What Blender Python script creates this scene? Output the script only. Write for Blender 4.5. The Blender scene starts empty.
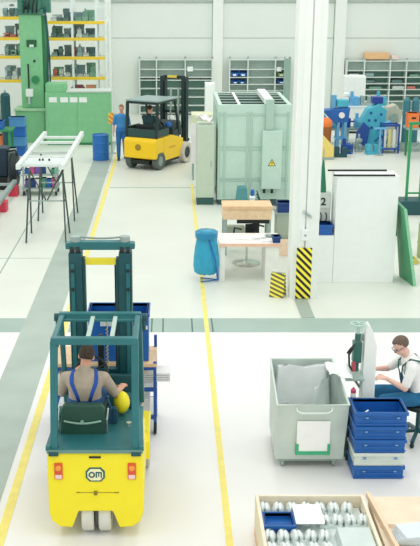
import bpy, bmesh, math, random
from mathutils import Vector, Matrix, Euler
random.seed(7)
PI = math.pi
SC = bpy.context.scene
COL = SC.collection

# ------------------------------------------------------------------ materials
def lin(h):
    h = h.lstrip('#')
    v = [int(h[i:i+2], 16)/255 for i in (0, 2, 4)]
    return tuple((c/12.92 if c <= .04045 else ((c+.055)/1.055)**2.4) for c in v) + (1.0,)

_M = {}
def mat(key, col, rough=.5, metal=0., var=.05, scale=6., bump=0., spec=.5, alpha=1.):
    if key in _M: return _M[key]
    m = bpy.data.materials.new(key); m.use_nodes = True
    nt = m.node_tree; b = nt.nodes['Principled BSDF']
    c = lin(col)
    tc = nt.nodes.new('ShaderNodeTexCoord'); nz = nt.nodes.new('ShaderNodeTexNoise')
    nz.inputs['Scale'].default_value = scale; nz.inputs['Detail'].default_value = 4
    nt.links.new(tc.outputs['Object'], nz.inputs['Vector'])
    rp = nt.nodes.new('ShaderNodeValToRGB')
    rp.color_ramp.elements[0].position = .3; rp.color_ramp.elements[1].position = .7
    rp.color_ramp.elements[0].color = tuple(max(0, x*(1-var)) for x in c[:3]) + (1,)
    rp.color_ramp.elements[1].color = tuple(min(1, x*(1+var)) for x in c[:3]) + (1,)
    nt.links.new(nz.outputs['Fac'], rp.inputs['Fac'])
    nt.links.new(rp.outputs['Color'], b.inputs['Base Color'])
    b.inputs['Roughness'].default_value = rough; b.inputs['Metallic'].default_value = metal
    b.inputs['Specular IOR Level'].default_value = spec
    if alpha < 1: b.inputs['Alpha'].default_value = alpha
    if bump:
        bp = nt.nodes.new('ShaderNodeBump'); bp.inputs['Strength'].default_value = bump
        bp.inputs['Distance'].default_value = .02
        nt.links.new(nz.outputs['Fac'], bp.inputs['Height']); nt.links.new(bp.outputs['Normal'], b.inputs['Normal'])
    _M[key] = m
    return m

def stripe_mat(key, ca, cb, vec, freq):
    """two-colour stripes across the direction vec"""
    if key in _M: return _M[key]
    m = bpy.data.materials.new(key); m.use_nodes = True
    nt = m.node_tree; b = nt.nodes['Principled BSDF']
    tc = nt.nodes.new('ShaderNodeTexCoord'); d = nt.nodes.new('ShaderNodeVectorMath'); d.operation = 'DOT_PRODUCT'
    d.inputs[1].default_value = tuple(x*freq for x in vec)
    nt.links.new(tc.outputs['Object'], d.inputs[0])
    f = nt.nodes.new('ShaderNodeMath'); f.operation = 'FRACT'; nt.links.new(d.outputs['Value'], f.inputs[0])
    g = nt.nodes.new('ShaderNodeMath'); g.operation = 'GREATER_THAN'; g.inputs[1].default_value = .5
    nt.links.new(f.outputs[0], g.inputs[0])
    mx = nt.nodes.new('ShaderNodeMix'); mx.data_type = 'RGBA'
    mx.inputs[6].default_value = lin(ca); mx.inputs[7].default_value = lin(cb)
    nt.links.new(g.outputs[0], mx.inputs[0]); nt.links.new(mx.outputs[2], b.inputs['Base Color'])
    b.inputs['Roughness'].default_value = .45
    _M[key] = m
    return m

# ------------------------------------------------------------------ mesh builder
class MB:
    def __init__(s): s.bm = bmesh.new()
    def _add(s, vs, fs):
        bv = [s.bm.verts.new(v) for v in vs]
        for f in fs:
            try: s.bm.faces.new([bv[i] for i in f])
            except ValueError: pass
        return s
    def hexa(s, p):
        return s._add(p, [(0,3,2,1),(4,5,6,7),(0,1,5,4),(1,2,6,5),(2,3,7,6),(3,0,4,7)])
    def box(s, x0, x1, y0, y1, z0, z1):
        return s.hexa([(x0,y0,z0),(x1,y0,z0),(x1,y1,z0),(x0,y1,z0),(x0,y0,z1),(x1,y0,z1),(x1,y1,z1),(x0,y1,z1)])
    def bar(s, a, b, w, h, up=(0,0,1)):
        a = Vector(a); b = Vector(b); d = (b-a).normalized(); u = Vector(up)
        if abs(d.dot(u)) > .98: u = Vector((0,1,0))
        r = d.cross(u).normalized()*w/2; t = r.cross(d).normalized()*h/2
        return s.hexa([a-r-t, a+r-t, b+r-t, b-r-t, a-r+t, a+r+t, b+r+t, b-r+t])
    def cyl(s, a, b, r, r2=None, n=16):
        r2 = r if r2 is None else r2
        a = Vector(a); b = Vector(b); d = (b-a).normalized()
        u = Vector((1,0,0)) if abs(d.x) < .9 else Vector((0,1,0))
        e = d.cross(u).normalized(); f = d.cross(e)
        vs = []
        for c, q in ((a, r), (b, r2)):
            for i in range(n):
                t = 2*PI*i/n; vs.append(c+e*math.cos(t)*q+f*math.sin(t)*q)
        fs = [(i, (i+1) % n, n+(i+1) % n, n+i) for i in range(n)]
        fs += [tuple(range(n))[::-1], tuple(range(n, 2*n))]
        return s._add(vs, fs)
    def tube(s, pts, r, n=8, closed=False):
        pts = [Vector(p) for p in pts]; m = len(pts); vs = []; fs = []
        prev = None
        for i, p in enumerate(pts):
            if closed: d = pts[(i+1) % m]-pts[i-1]
            else: d = pts[min(i+1, m-1)]-pts[max(i-1, 0)]
            d.normalize()
            if prev is None:
                u = Vector((0,0,1)) if abs(d.z) < .9 else Vector((1,0,0))
                e = d.cross(u).normalized()
            else:
                e = (prev-d*prev.dot(d)).normalized()
            prev = e; f = d.cross(e)
            q = r[i] if isinstance(r, (list, tuple)) else r
            for k in range(n):
                t = 2*PI*k/n; vs.append(p+e*math.cos(t)*q+f*math.sin(t)*q)
        for i in range(m if closed else m-1):
            j = (i+1) % m
            for k in range(n): fs.append((i*n+k, i*n+(k+1) % n, j*n+(k+1) % n, j*n+k))
        if not closed: fs += [tuple(range(n))[::-1], tuple(range((m-1)*n, m*n))]
        return s._add(vs, fs)
    def lathe(s, prof, c=(0,0,0), axis='z', n=24):
        """closed profile list of (radius, height) spun round axis"""
        vs = []; fs = []; m = len(prof)
        for r, h in prof:
            for k in range(n):
                t = 2*PI*k/n; a, b = r*math.cos(t), r*math.sin(t)
                v = {'z': (a,b,h), 'x': (h,a,b), 'y': (a,h,b)}[axis]
                vs.append((v[0]+c[0], v[1]+c[1], v[2]+c[2]))
        for i in range(m-1):
            for k in range(n): fs.append((i*n+k, i*n+(k+1) % n, (i+1)*n+(k+1) % n, (i+1)*n+k))
        if prof[0][0] > 1e-5 and prof[0] != prof[-1]: fs.append(tuple(range(n))[::-1])
        if prof[-1][0] > 1e-5 and prof[0] != prof[-1]: fs.append(tuple(range((m-1)*n, m*n)))
        return s._add(vs, fs)
    def sph(s, c, r, n=14, R=None):
        r = (r,r,r) if isinstance(r, (int, float)) else r
        vs = []; fs = []; h = n//2+1
        for i in range(1, h):
            p = PI*i/h
            for k in range(n):
                t = 2*PI*k/n; vs.append(Vector((math.sin(p)*math.cos(t)*r[0], math.sin(p)*math.sin(t)*r[1], math.cos(p)*r[2])))
        vs += [Vector((0,0,r[2])), Vector((0,0,-r[2]))]
        if R is not None: vs = [R @ v for v in vs]
        vs = [v+Vector(c) for v in vs]
        T, B = len(vs)-2, len(vs)-1
        for i in range(h-2):
            for k in range(n): fs.append((i*n+k, (i+1)*n+k, (i+1)*n+(k+1) % n, i*n+(k+1) % n))
        for k in range(n):
            fs.append((T, k, (k+1) % n)); fs.append((B, (h-2)*n+(k+1) % n, (h-2)*n+k))
        return s._add(vs, fs)
    def prism(s, poly, a, b, axis='y'):
        """polygon swept from a to b along axis; poly in the two other axes (xz for y, yz for x, xy for z)"""
        n = len(poly)
        f = {'y': lambda p, t: (p[0], t, p[1]), 'x': lambda p, t: (t, p[0], p[1]), 'z': lambda p, t: (p[0], p[1], t)}[axis]
        vs = [f(p, a) for p in poly]+[f(p, b) for p in poly]
        return s._add(vs, [tuple(range(n)), tuple(range(n, 2*n))[::-1]]+[(i, n+i, n+(i+1) % n, (i+1) % n) for i in range(n)])
    def loft(s, rings):
        n = len(rings[0]); vs = [v for r in rings for v in r]; fs = []
        for i in range(len(rings)-1):
            for k in range(n): fs.append((i*n+k, i*n+(k+1) % n, (i+1)*n+(k+1) % n, (i+1)*n+k))
        fs += [tuple(range(n))[::-1], tuple(range((len(rings)-1)*n, len(rings)*n))]
        return s._add(vs, fs)
    def sheet(s, fn, nu, nv, th=.006):
        """thin double-sided sheet with thickness; fn(u,v)->point"""
        top = [[Vector(fn(i/nu, j/nv)) for j in range(nv+1)] for i in range(nu+1)]
        vs = []; fs = []; W = nv+1
        for o in (0, -th):
            for i in range(nu+1):
                for j in range(nv+1): vs.append(top[i][j]+Vector((0,0,o)))
        K = (nu+1)*W
        for i in range(nu):
            for j in range(nv):
                a = i*W+j; fs.append((a, a+W, a+W+1, a+1)); fs.append((K+a, K+a+1, K+a+W+1, K+a+W))
        for i in range(nu):
            a = i*W; fs.append((a, K+a, K+a+W, a+W)); a = i*W+nv; fs.append((a, a+W, K+a+W, K+a))
        for j in range(nv):
            a = j; fs.append((a, a+1, K+a+1, K+a)); a = nu*W+j; fs.append((a, K+a, K+a+1, a+1))
        return s._add(vs, fs)
    def xf(s, M):
        bmesh.ops.transform(s.bm, matrix=M, verts=s.bm.verts); return s
    def build(s, name, m, parent=None, bevel=0., smooth=False, loc=None, seg=2, label=None):
        bmesh.ops.recalc_face_normals(s.bm, faces=s.bm.faces)
        if bevel:
            es = [e for e in s.bm.edges if len(e.link_faces) == 2 and e.calc_face_angle(0) > .5]
            bmesh.ops.bevel(s.bm, geom=es, offset=bevel, segments=seg, profile=.6, affect='EDGES', clamp_overlap=True)
        me = bpy.data.meshes.new(name); s.bm.to_mesh(me); s.bm.free()
        if smooth:
            for p in me.polygons: p.use_smooth = True
        me.materials.append(m)
        return link(name, me, parent, loc, label)

def link(name, me, parent=None, loc=None, label=None):
    o = bpy.data.objects.new(name, me); COL.objects.link(o)
    if parent: o.parent = parent
    if loc: o.location = loc
    if label: o['label'] = label
    return o
def smooth_by_angle(o, ang=.7):
    me = o.data
    for p in me.polygons: p.use_smooth = True
    try: me.set_sharp_from_angle(angle=ang)
    except Exception: pass
    return o
def thing(name, label, cat, loc=(0,0,0), rz=0., group=None):
    o = bpy.data.objects.new(name, None); COL.objects.link(o)
    o.empty_display_size = .1
    o.location = loc; o.rotation_euler = (0,0,rz)
    return tag(o, label, cat, group)
def tag(o, label, cat, group=None, kind=None):
    o['label'] = label; o['category'] = cat
    if group: o['group'] = group
    if kind: o['kind'] = kind
    return o
def struct(o): o['kind'] = 'structure'; return o
def dup(root, loc, rz=None, label=None, group=None):
    def cp(o, par):
        c = o.copy(); COL.objects.link(c)
        if par: c.parent = par
        for ch in [q for q in KIDS.get(o.name, [])]: cp(ch, c)
        return c
    global KIDS
    KIDS = {}
    for q in COL.objects:
        if q.parent: KIDS.setdefault(q.parent.name, []).append(q)
    r = cp(root, None); r.location = loc
    if rz is not None: r.rotation_euler = (0,0,rz)
    if label: r['label'] = label
    if group: r['group'] = group
    return r
def text_part(name, txt, size, m, parent, loc, rot, depth=.004, label=None):
    cu = bpy.data.curves.new(name, 'FONT'); cu.body = txt; cu.size = size; cu.extrude = depth
    cu.align_x = 'CENTER'; cu.align_y = 'CENTER'; cu.offset = size*.025
    t = bpy.data.objects.new(name+'_tmp', cu); COL.objects.link(t)
    me = bpy.data.meshes.new_from_object(t.evaluated_get(bpy.context.evaluated_depsgraph_get()))
    bpy.data.objects.remove(t); bpy.data.curves.remove(cu)
    me.materials.clear(); me.materials.append(m); me.name = name
    o = link(name, me, parent, loc, label); o.rotation_euler = rot
    return o

# ------------------------------------------------------------------ bodies
def remesh(mb, name, m, parent, vox=.012, it=4, label=None):
    bmesh.ops.recalc_face_normals(mb.bm, faces=mb.bm.faces)
    me = bpy.data.meshes.new(name); mb.bm.to_mesh(me); mb.bm.free()
    t = bpy.data.objects.new(name+'_tmp', me); COL.objects.link(t)
    r = t.modifiers.new('r', 'REMESH'); r.mode = 'VOXEL'; r.voxel_size = vox
    s = t.modifiers.new('s', 'SMOOTH'); s.factor = .5; s.iterations = it
    me2 = bpy.data.meshes.new_from_object(t.evaluated_get(bpy.context.evaluated_depsgraph_get()))
    bpy.data.objects.remove(t); bpy.data.meshes.remove(me)
    me2.name = name; me2.materials.clear(); me2.materials.append(m)
    for p in me2.polygons: p.use_smooth = True
    return link(name, me2, parent, None, label)
def capsule(mb, a, b, ra, rb, n=14):
    """closed tapering limb with round ends"""
    a = Vector(a); b = Vector(b); d = (b-a); L = d.length; d = d/L if L else Vector((0,0,1))
    pts = []; rs = []
    for t in (-.98, -.8, -.5, 0): pts.append(a+d*ra*t); rs.append(ra*math.sqrt(max(1-t*t, .02)))
    for t in (0, .5, .8, .98): pts.append(b+d*rb*t); rs.append(rb*math.sqrt(max(1-t*t, .02)))
    mb.tube(pts, rs, n)
def ring(c, rx, ry, X, Y, n=20):
    c = Vector(c)
    return [c+X*math.cos(2*PI*k/n)*rx+Y*math.sin(2*PI*k/n)*ry for k in range(n)]

def hand(mb, w, fdir, palm, side, curl=.6, k=1.):
    """palm + four unequal bent fingers + thumb. w wrist, fdir finger direction, palm palm normal, side thumb side"""
    w = Vector(w); f = Vector(fdir).normalized(); p = Vector(palm); p = (p-f*p.dot(f)).normalized()
    s = f.cross(p).normalized()
    if s.dot(Vector(side)) < 0: s = -s
    rings = []
    for t, wd, th in ((-.01,.026,.02),(.03,.034,.018),(.06,.041,.017),(.09,.041,.014)):
        rings.append(ring(w+f*t*k, wd*k, th*k, s, p, 14))
    mb.loft(rings)
    for i, (off, L) in enumerate(((.031,.068),(.011,.078),(-.010,.072),(-.030,.056))):
        a = w+f*.083*k+s*off*k; d = f.copy()
        for seg, (q, rr) in enumerate(((.42,.0095),(.33,.0088),(.25,.008))):
            ang = curl*(.5 if seg == 0 else .8)
            ax = d.cross(p).normalized(); R = Matrix.Rotation(ang, 3, ax)
            d = (R @ d).normalized(); b = a+d*L*q*k
            capsule(mb, a, b, rr*k, rr*.93*k, 8); a = b
    a = w+f*.02*k+s*.026*k; d = (f*.7+s*.75+p*.2).normalized()
    for L, rr in ((.045,.013),(.034,.0105),(.026,.0095)):
        b = a+d*L*k; capsule(mb, a, b, rr*k, rr*.93*k, 8); a = b; d = (d*.8+f*.35+p*.3).normalized()

def person(name, label, loc, rz, J, cols, detail=True, straps=None, glasses=False, bib=None, hairline=.055, sleeve=.75, bald=False, longtrouser=True, vest=None):
    """J: joints in the person's own frame (facing +Y, right hand side +X)"""
    V = {k: Vector(v) for k, v in J.items()}
    root = thing(name, label, 'person', loc, rz)
    sk, shirt, trou, hairm, shoe = cols
    X = Vector((1,0,0))
    spine = V['neck']-V['pelvis']; up = spine.normalized()
    fw = up.cross(X).normalized()*-1
    if fw.y < 0: fw = -fw
    sh = (V['shR']-V['shL']).length/2
    def torso(mb, g, lo=0., hi=1.):
        P = V['pelvis']; rows = [(-.16,.13,.085),(-.08,.165,.115),(0,.172,.12),(.2,.155,.108),(.42,.155,.11),(.62,.172,.118),(.8,.178,.11),(.92,.15,.09),(1.0,.075,.07)]
        bend = fw*-.03
        mb.loft([ring(P+spine*t+bend*math.sin(max(0,t)*PI), a*sh/.19+g, b+g, X, fw) for t, a, b in rows if lo <= t <= hi])
        if g > 0 and hi > .9: capsule(mb, V['neck']-up*.05, V['neck']+up*.012, .078, .07)
    # the body: one continuous skin
    B = MB(); torso(B, 0, -1, 1)
    hd = V['head']; hu = (hd-V['neck']).normalized(); hf = (V['look']-V['look'].dot(hu)*hu).normalized(); hx = hf.cross(hu).normalized()
    R = Matrix((hx, hf, hu)).transposed()
    capsule(B, V['neck']-up*.06, V['neck']+(hd-V['neck'])*.55, .062, .055)
    B.sph(hd+hu*.03-hf*.008, (.076,.096,.092), 18, R)
    B.sph(hd-hu*.045+hf*.025, (.058,.072,.072), 16, R)
    B.sph(hd-hu*.088+hf*.062, (.026,.022,.022), 10, R)
    capsule(B, hd+hu*.012+hf*.088, hd-hu*.028+hf*.104, .010, .016, 8)
    B.sph(hd+hu*.03+hf*.082, (.05,.014,.012), 10, R)
    B.sph(hd-hu*.057+hf*.092, (.025,.010,.007), 10, R); B.sph(hd-hu*.069+hf*.09, (.022,.010,.008), 10, R)
    for q in (-1, 1): B.sph(hd+hx*.078*q-hu*.008-hf*.008, (.011,.02,.032), 10, R)
    for sd in 'LR':
        capsule(B, V['sh'+sd], V['el'+sd], .053, .041); capsule(B, V['el'+sd], V['wr'+sd], .041, .027)
        capsule(B, V['neck']-up*.07, V['sh'+sd], .06, .055)
        capsule(B, V['hip'+sd], V['kn'+sd], .088, .058); capsule(B, V['kn'+sd], V['an'+sd], .056, .038)
        fd = V.get('ft'+sd, Vector((0,1,0))).normalized()
        capsule(B, V['an'+sd]-Vector((0,0,.03))-fd*.04, V['an'+sd]-Vector((0,0,.045))+fd*.14, .036, .028)
        d = (V['wr'+sd]-V['el'+sd]).normalized(); hdv = V.get('hd'+sd, d)
        hand(B, V['wr'+sd], hdv, V.get('pm'+sd, Vector((0,0,-1))), V.get('th'+sd, X*(-1 if sd == 'R' else 1)), V.get('curl', Vector((.6,0,0))).x)
    remesh(B, 'body', sk, root, .0085, 3)
    # clothes
    S = MB(); torso(S, .014, 0., 1.0)
    for sd in 'LR':
        capsule(S, V['neck']-up*.07, V['sh'+sd], .074, .068)
        e = V['sh'+sd]+(V['el'+sd]-V['sh'+sd])*min(1, sleeve)
        capsule(S, V['sh'+sd], e, .067, .058)
        if sleeve > 1:
            capsule(S, e, e+(V['wr'+sd]-V['el'+sd])*(sleeve-1), .057, .04)
    remesh(S, 'shirt', shirt, root, .012, 5)
    T = MB(); torso(T, .02, -1, .2)
    for sd in 'LR':
        capsule(T, V['hip'+sd], V['kn'+sd], .105, .074); capsule(T, V['kn'+sd], V['an'+sd]+(V['kn'+sd]-V['an'+sd])*.1, .073, .06)
    remesh(T, 'trousers', trou, root, .012, 5)
    for sd in 'LR':
        F = MB(); fd = V.get('ft'+sd, Vector((0,1,0))).normalized(); a = V['an'+sd]
        capsule(F, a-Vector((0,0,.03))-fd*.05, a-Vector((0,0,.045))+fd*.16, .05, .04); capsule(F, a-fd*.03, a-fd*.03+Vector((0,0,.03)), .05, .052)
        o = remesh(F, 'shoe', shoe, root, .01, 3)
    # hair: shell of the skull above the hairline
    H = MB(); rr = (.084,.106,.102); n = 28; hh = 16
    C = hd+hu*.034-hf*.012; idx = {}; vs = []; fs = []
    def keep(p):
        y, z = p.y/rr[1], p.z/rr[2]
        lim = .52 if y > .45 else (-.05 if y > -.1 else -.62)
        if .45 >= y > -.1: lim = -.05+(y+.1)/.55*.55
        if bald and z > .62 and y > -.25: return False
        return z > lim
    for i in range(hh+1):
        ph = PI*i/hh
        for k in range(n):
            t = 2*PI*k/n; vs.append(Vector((math.sin(ph)*math.cos(t)*rr[0], math.sin(ph)*math.sin(t)*rr[1], math.cos(ph)*rr[2])))
    Nv = len(vs); inner = [v*.9 for v in vs]
    q = []
    for i in range(hh):
        for k in range(n):
            f = (i*n+k, (i+1)*n+k, (i+1)*n+(k+1) % n, i*n+(k+1) % n)
            if keep(sum((vs[j] for j in f), Vector())/4): q.append(f)
    ec = {}
    for f in q:
        for a, b in zip(f, f[1:]+f[:1]): ec[(a, b)] = 1
    fs = q+[tuple(Nv+j for j in f[::-1]) for f in q]
    for (a, b) in ec:
        if (b, a) not in ec: fs.append((b, a, Nv+a, Nv+b))
    allv = [R @ v+C for v in vs+inner]
    used = sorted({j for f in fs for j in f}); mp = {j: i for i, j in enumerate(used)}
    H._add([allv[j] for j in used], [tuple(mp[j] for j in f) for f in fs])
    bmesh.ops.remove_doubles(H.bm, verts=H.bm.verts, dist=.0004)
    H.build('hair', hairm, root, smooth=True)
    if detail:
        for q in (-1, 1):
            E = MB(); E.sph(hd+hx*.032*q+hu*.008+hf*.078, (.013,.009,.008), 10, R)
            E.build('eye', mat('eye_dark', '#3a3a40', .3), root, smooth=True)
    if glasses:
        G = MB()
        for q in (-1, 1):
            c = hd+hx*.034*q+hu*.008+hf*.108
            G.tube([c+hx*.027*math.cos(t)+hu*.02*math.sin(t) for t in [2*PI*i/14 for i in range(14)]], .0035, 6, True)
            G.tube([c+hx*.027*q, hd+hx*.085*q+hu*.012+hf*.06, hd+hx*.088*q+hu*.005-hf*.02], .0035, 6)
        G.tube([hd+hx*.007+hu*.012+hf*.112, hd-hx*.007+hu*.012+hf*.112], .0035, 6)
        G.build('glasses', mat('glasses_dark', '#34506a', .3), root, smooth=True)
    if bib:
        Bb = MB()
        def bibf(u, v):
            t = .12+.58*v; a = (u-.5)*(2.0-1.0*v); dep = .152+.012*math.sin(v*PI)
            return V['pelvis']+spine*t+X*math.sin(a)*.178*sh/.19+fw*math.cos(a)*dep
        Bb.sheet(bibf, 10, 8, .004); Bb.build('bib', bib, root, smooth=True)
    if straps:
        m = straps
        for q in (-1, 1):
            pts = []
            for t, sx, sgn in [(.15,.05,-1),(.35,.07,-1),(.55,.095,-1),(.75,.12,-1),(.9,.125,-1)]:
                pts.append((t, sx, -1))
            path = []
            for t, sx, _ in pts: 
                dep = {.15:.128,.35:.14,.55:.148,.75:.142,.9:.112}[t]
                path.append(V['pelvis']+spine*t+X*sx*q*sh/.19-fw*dep)
            path.append(V['pelvis']+spine*1.0+X*.112*q*sh/.19+up*.0)
            for t in (.88,.72,.5,.25):
                dep = {.88:.112,.72:.138,.5:.13,.25:.122}[t]
                path.append(V['pelvis']+spine*t+X*.105*q*sh/.19+fw*dep)
            Sx = MB()
            # flat webbing
            rings = []
            for i, p in enumerate(path):
                d = (path[min(i+1, len(path)-1)]-path[max(i-1, 0)]).normalized()
                nrm = d.cross(X).normalized()
                rings.append(ring(p, .021, .008, X, nrm, 8))
            Sx.loft(rings); Sx.build('shoulder_strap', m, root, smooth=True)
    return root
# ================================================================== palette
floor_m = mat('concrete_floor', '#ececea', .42, var=.03, scale=.6, spec=.35)
floor_far_m = mat('concrete_floor_far_tint', '#dfe4da', .42, var=.035, scale=.5, spec=.35)  # same floor; greener, darker tone paints the far lighting into its colour
lane_m = mat('green_grey_paint', '#a9b9ae', .45, var=.09, scale=1.3)
drain_m = mat('drain_cover_grey', '#9fb6ac', .5, var=.05, scale=2)
line_m = mat('yellow_paint', '#f3e379', .5, var=.07, scale=5)
joint_m = mat('joint_grey', '#9fb0a8', .6)
white_m = mat('white_paint', '#f3f8f5', .45, var=.015)
wall_m = mat('pale_wall_panel', '#e9f1eb', .6, var=.02, scale=.5)
wallseam_m = mat('wall_seam', '#b9c6be', .6)
pil_m = mat('pillar_white', '#f2f7f2', .5, var=.015)
teal_m = mat('teal_steel', '#287175', .4, var=.08)
teald_m = mat('dark_teal_steel', '#155056', .42, var=.1)
black_m = mat('black_rubber', '#1d2a2b', .6)
dark_m = mat('near_black', '#12201f', .5)
yel_m = mat('truck_yellow', '#ffec1f', .38, var=.02)
amber_m = mat('amber_truck_yellow', '#ffd21c', .38, var=.02)
steel_m = mat('bright_steel', '#d4dedb', .3, .85, var=.06)
grey_m = mat('grey_steel', '#9db0aa', .45, var=.08)
galv_m = mat('galvanised', '#cad7d0', .42, .2, var=.08, scale=3)
blue_m = mat('crate_blue', '#1a62b0', .42, var=.06)
bluel_m = mat('mid_blue', '#2068bb', .42, var=.06)
green_m = mat('machine_green', '#82c692', .45, var=.05)
greend_m = mat('machine_dark_green', '#2f8b55', .45, var=.08)
wood_m = mat('pale_wood', '#efc79c', .6, var=.1, scale=9)
peach_m = mat('peach_board', '#f6d9bf', .6, var=.06, scale=7)
red_m = mat('red_paint', '#d63a52', .5)
orange_m = mat('orange_paint', '#f5813a', .5)

# ================================================================== the setting
struct(MB().box(-12, 16, -2, 15.9, -.3, 0).build('floor', floor_m))
struct(MB().box(-12, 16, 15.9, 46, -.3, 0).build('floor', floor_far_m))
struct(MB().box(-2.48, -1.9, -1, 36, 0, .004).build('walkway_strip', lane_m))
struct(MB().box(-12, -2.48, 15.62, 16.33, 0, .003).build('drain_channel', drain_m))
b = MB(); b.box(-1.7, 16, 15.62, 16.33, 0, .003); struct(b.build('drain_channel', drain_m))
b = MB()
for x in (-.13, -.32, .36, .70): b.box(x, x+.025, 15.63, 16.32, .003, .006)
struct(b.build('drain_joint', mat('dark_joint', '#52746c', .6)))
struct(MB().box(-1.82, -1.72, 7, 36, 0, .005).build('lane_line', line_m))
struct(MB().box(.58, .655, 7, 28.2, 0, .005).build('lane_line', line_m))
b = MB(); b.box(-1.7, .95, 27.6, 27.68, 0, .003); b.box(-2.48, -1.84, 29.9, 29.97, .004, .006)
b.box(-12, -2.5, 20.2, 20.23, 0, .002); b.box(-3.4, -3.37, 16.4, 27, 0, .002)
struct(b.build('floor_joint', joint_m))
struct(MB().box(2.27, 2.5, 16.35, 17.4, 0, .012).build('cover_plate', mat('plate_grey', '#a3b2a9', .5)))

# back wall of wide sectional panels
b = MB()
for x0, x1 in ((-14, -2.62), (-2.55, 1.80), (2.28, 7.0), (7.5, 16)):
    for z0, z1 in ((0, 3.2), (3.22, 4.68), (4.78, 7.2)): b.box(x0, x1, 44, 44.2, z0, z1)
b.box(-14, 16, 44.1, 44.3, 0, 7.2)
struct(b.build('wall_back', wall_m))
b = MB()
for x0, x1 in ((-2.55, 1.80), (2.28, 7.0), (7.5, 16)): b.box(x0, x1, 43.9, 44.0, 4.69, 4.77)
struct(b.build('trim_1', wallseam_m))
for n, (x0, x1) in enumerate(((1.82, 2.26), (7.02, 7.48), (-2.66, -2.5))):
    b = MB(); b.box(x0, x1, 43.7, 44.0, 0, 7.2); struct(b.build('trim_%d' % (n+2), pil_m))
# big column of the hall
b = MB()
b.prism([(2.19,17.46),(2.30,17.46),(2.30,17.42),(2.415,17.42),(2.415,17.47),(2.44,17.47),(2.44,17.42),(2.56,17.42),(2.56,17.46),(2.675,17.46),(2.675,17.95),(2.19,17.95)], 0, 7, 'z')
struct(b.build('pillar', pil_m))

g = tag(MB().box(2.285, 2.56, 17.385, 17.415, .02, .97).build('hazard_guard', stripe_mat('hazard', '#fff04a', '#1c2320', (1,0,1), 7.6), bevel=.004),
        'yellow and black diagonal striped guard plate on the foot of the white pillar', 'guard plate')
t = thing('switch_box', 'small pale switch box on the white pillar above the striped guard plate', 'switch', (2.42, 17.415, 1.12))
MB().box(-.06, .06, -.07, 0, 0, .2).build('box', white_m, t, .008)
MB().cyl((0,-.07,.1), (0,-.09,.1), .02).build('button', grey_m, t)
t = thing('pipe_clamp', 'small steel clamp with two bolts on the white pillar', 'clamp', (2.45, 17.415, 1.58))
MB().bar((-.07,-.02,.06), (.07,-.02,-.04), .03, .04).build('bracket', grey_m, t, .004)
for q in (-1, 1): MB().cyl((.06*q,-.06,.01-.05*q), (.06*q,0,.01-.05*q), .025, n=10).build('bolt', steel_m, t)

# ================================================================== pallet rack on the far left
ry0, ry1 = 37.9, 38.8
t = thing('pallet_rack', 'tall white pallet rack with yellow beams along the far wall on the left', 'rack', (0,0,0))
upr = mat('rack_upright', '#e6f0ee', .5); beam_m = mat('rack_beam_yellow', '#f6d13c', .5); deck_m = mat('rack_deck', '#dde7e4', .6)
for x in (-6.75, -4.75, -3.6, -2.72, -2.36):
    b = MB()
    for y in (ry0, ry1): b.box(x-.04, x+.04, y-.04, y+.04, 0, 6.2)
    for z in range(8 if x not in (-3.6, -2.72) else 0):
        b.bar((x, ry0, .3+z*.7), (x, ry1, .65+z*.7), .03, .03)
    b.build('upright', upr, t)
LV_L = [2.03, 2.9, 3.57, 4.31]; LV_R = [1.5, 2.13, 2.87, 3.56, 4.15]
for (x0, x1, lv) in ((-6.71, -4.79, LV_L), (-4.71, -2.4, LV_R)):
    for z in lv:
        for y in (ry0, ry1): MB().box(x0, x1, y-.045, y+.045, z-.11, z).build('beam', beam_m if z > 1.6 else upr, t, .006)
        MB().box(x0, x1, ry0+.05, ry1-.05, z-.04, z-.005).build('shelf_board', deck_m, t)
for z in (4.62, 4.9): MB().box(-6.71, -2.4, ry0-.03, ry0+.03, z, z+.05).build('tie_rail', upr, t)
# things stored on the rack
tone = [('dark grey', mat('die_dark', '#5c7a78', .45)), ('blue grey', mat('die_blue', '#8aa6a8', .4)), ('pale steel', mat('die_pale', '#c7d3cf', .4)), ('greenish', mat('die_green', '#7aa892', .45)), ('reddish', mat('die_red', '#c47a6e', .5))]
def die_a(b, w, h):   # punch on a base block
    b.box(-w/2, w/2, -.2, .2, 0, h*.35); b.box(-w*.35, w*.35, -.14, .14, h*.35, h*.8); b.cyl((0,0,h*.8), (0,0,h), w*.14)
def die_b(b, w, h):   # two plates on guide posts
    b.box(-w/2, w/2, -.2, .2, 0, h*.25); b.box(-w/2, w/2, -.2, .2, h*.72, h)
    for x in (-1, 1):
        for y in (-1, 1): b.cyl((x*w*.38, y*.13, h*.25), (x*w*.38, y*.13, h*.72), w*.06, n=8)
def die_c(b, w, h):   # rollers lying in a cradle
    b.box(-w/2, w/2, -.22, .22, 0, h*.2)
    for x in (-.3, 0, .3): b.cyl((x*w, -.22, h*.2+w*.14), (x*w, .22, h*.2+w*.14), w*.14, n=12)
def die_d(b, w, h):   # motor with feet
    b.cyl((-w*.42, 0, h*.55), (w*.3, 0, h*.55), h*.42); b.cyl((w*.3, 0, h*.55), (w*.5, 0, h*.55), h*.1)
    b.box(-w*.35, w*.25, -.12, .12, 0, h*.2); b.box(-w*.2, w*.1, -.08, .08, h*.85, h)
KN = [('punch_block', 'punch block', die_a), ('press_tool', 'two-plate press tool', die_b), ('roller_set', 'cradle of rollers', die_c), ('motor', 'small electric motor', die_d)]
ordn = ['first','second','third','fourth','fifth','sixth','seventh','eighth']
protos = {}
def rack_item(x, y, z, w, h, ki, ti, where):
    nm, desc, fn = KN[ki]; tn, tm = tone[ti]
    b = MB(); fn(b, w, h)
    o = b.build(nm, tm, None, .008, loc=(x, y, z+.002), seg=1)
    tag(o, '%s %s, %s' % (tn, desc, where), 'machine tool', 'tools stored on the pallet rack')
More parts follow.
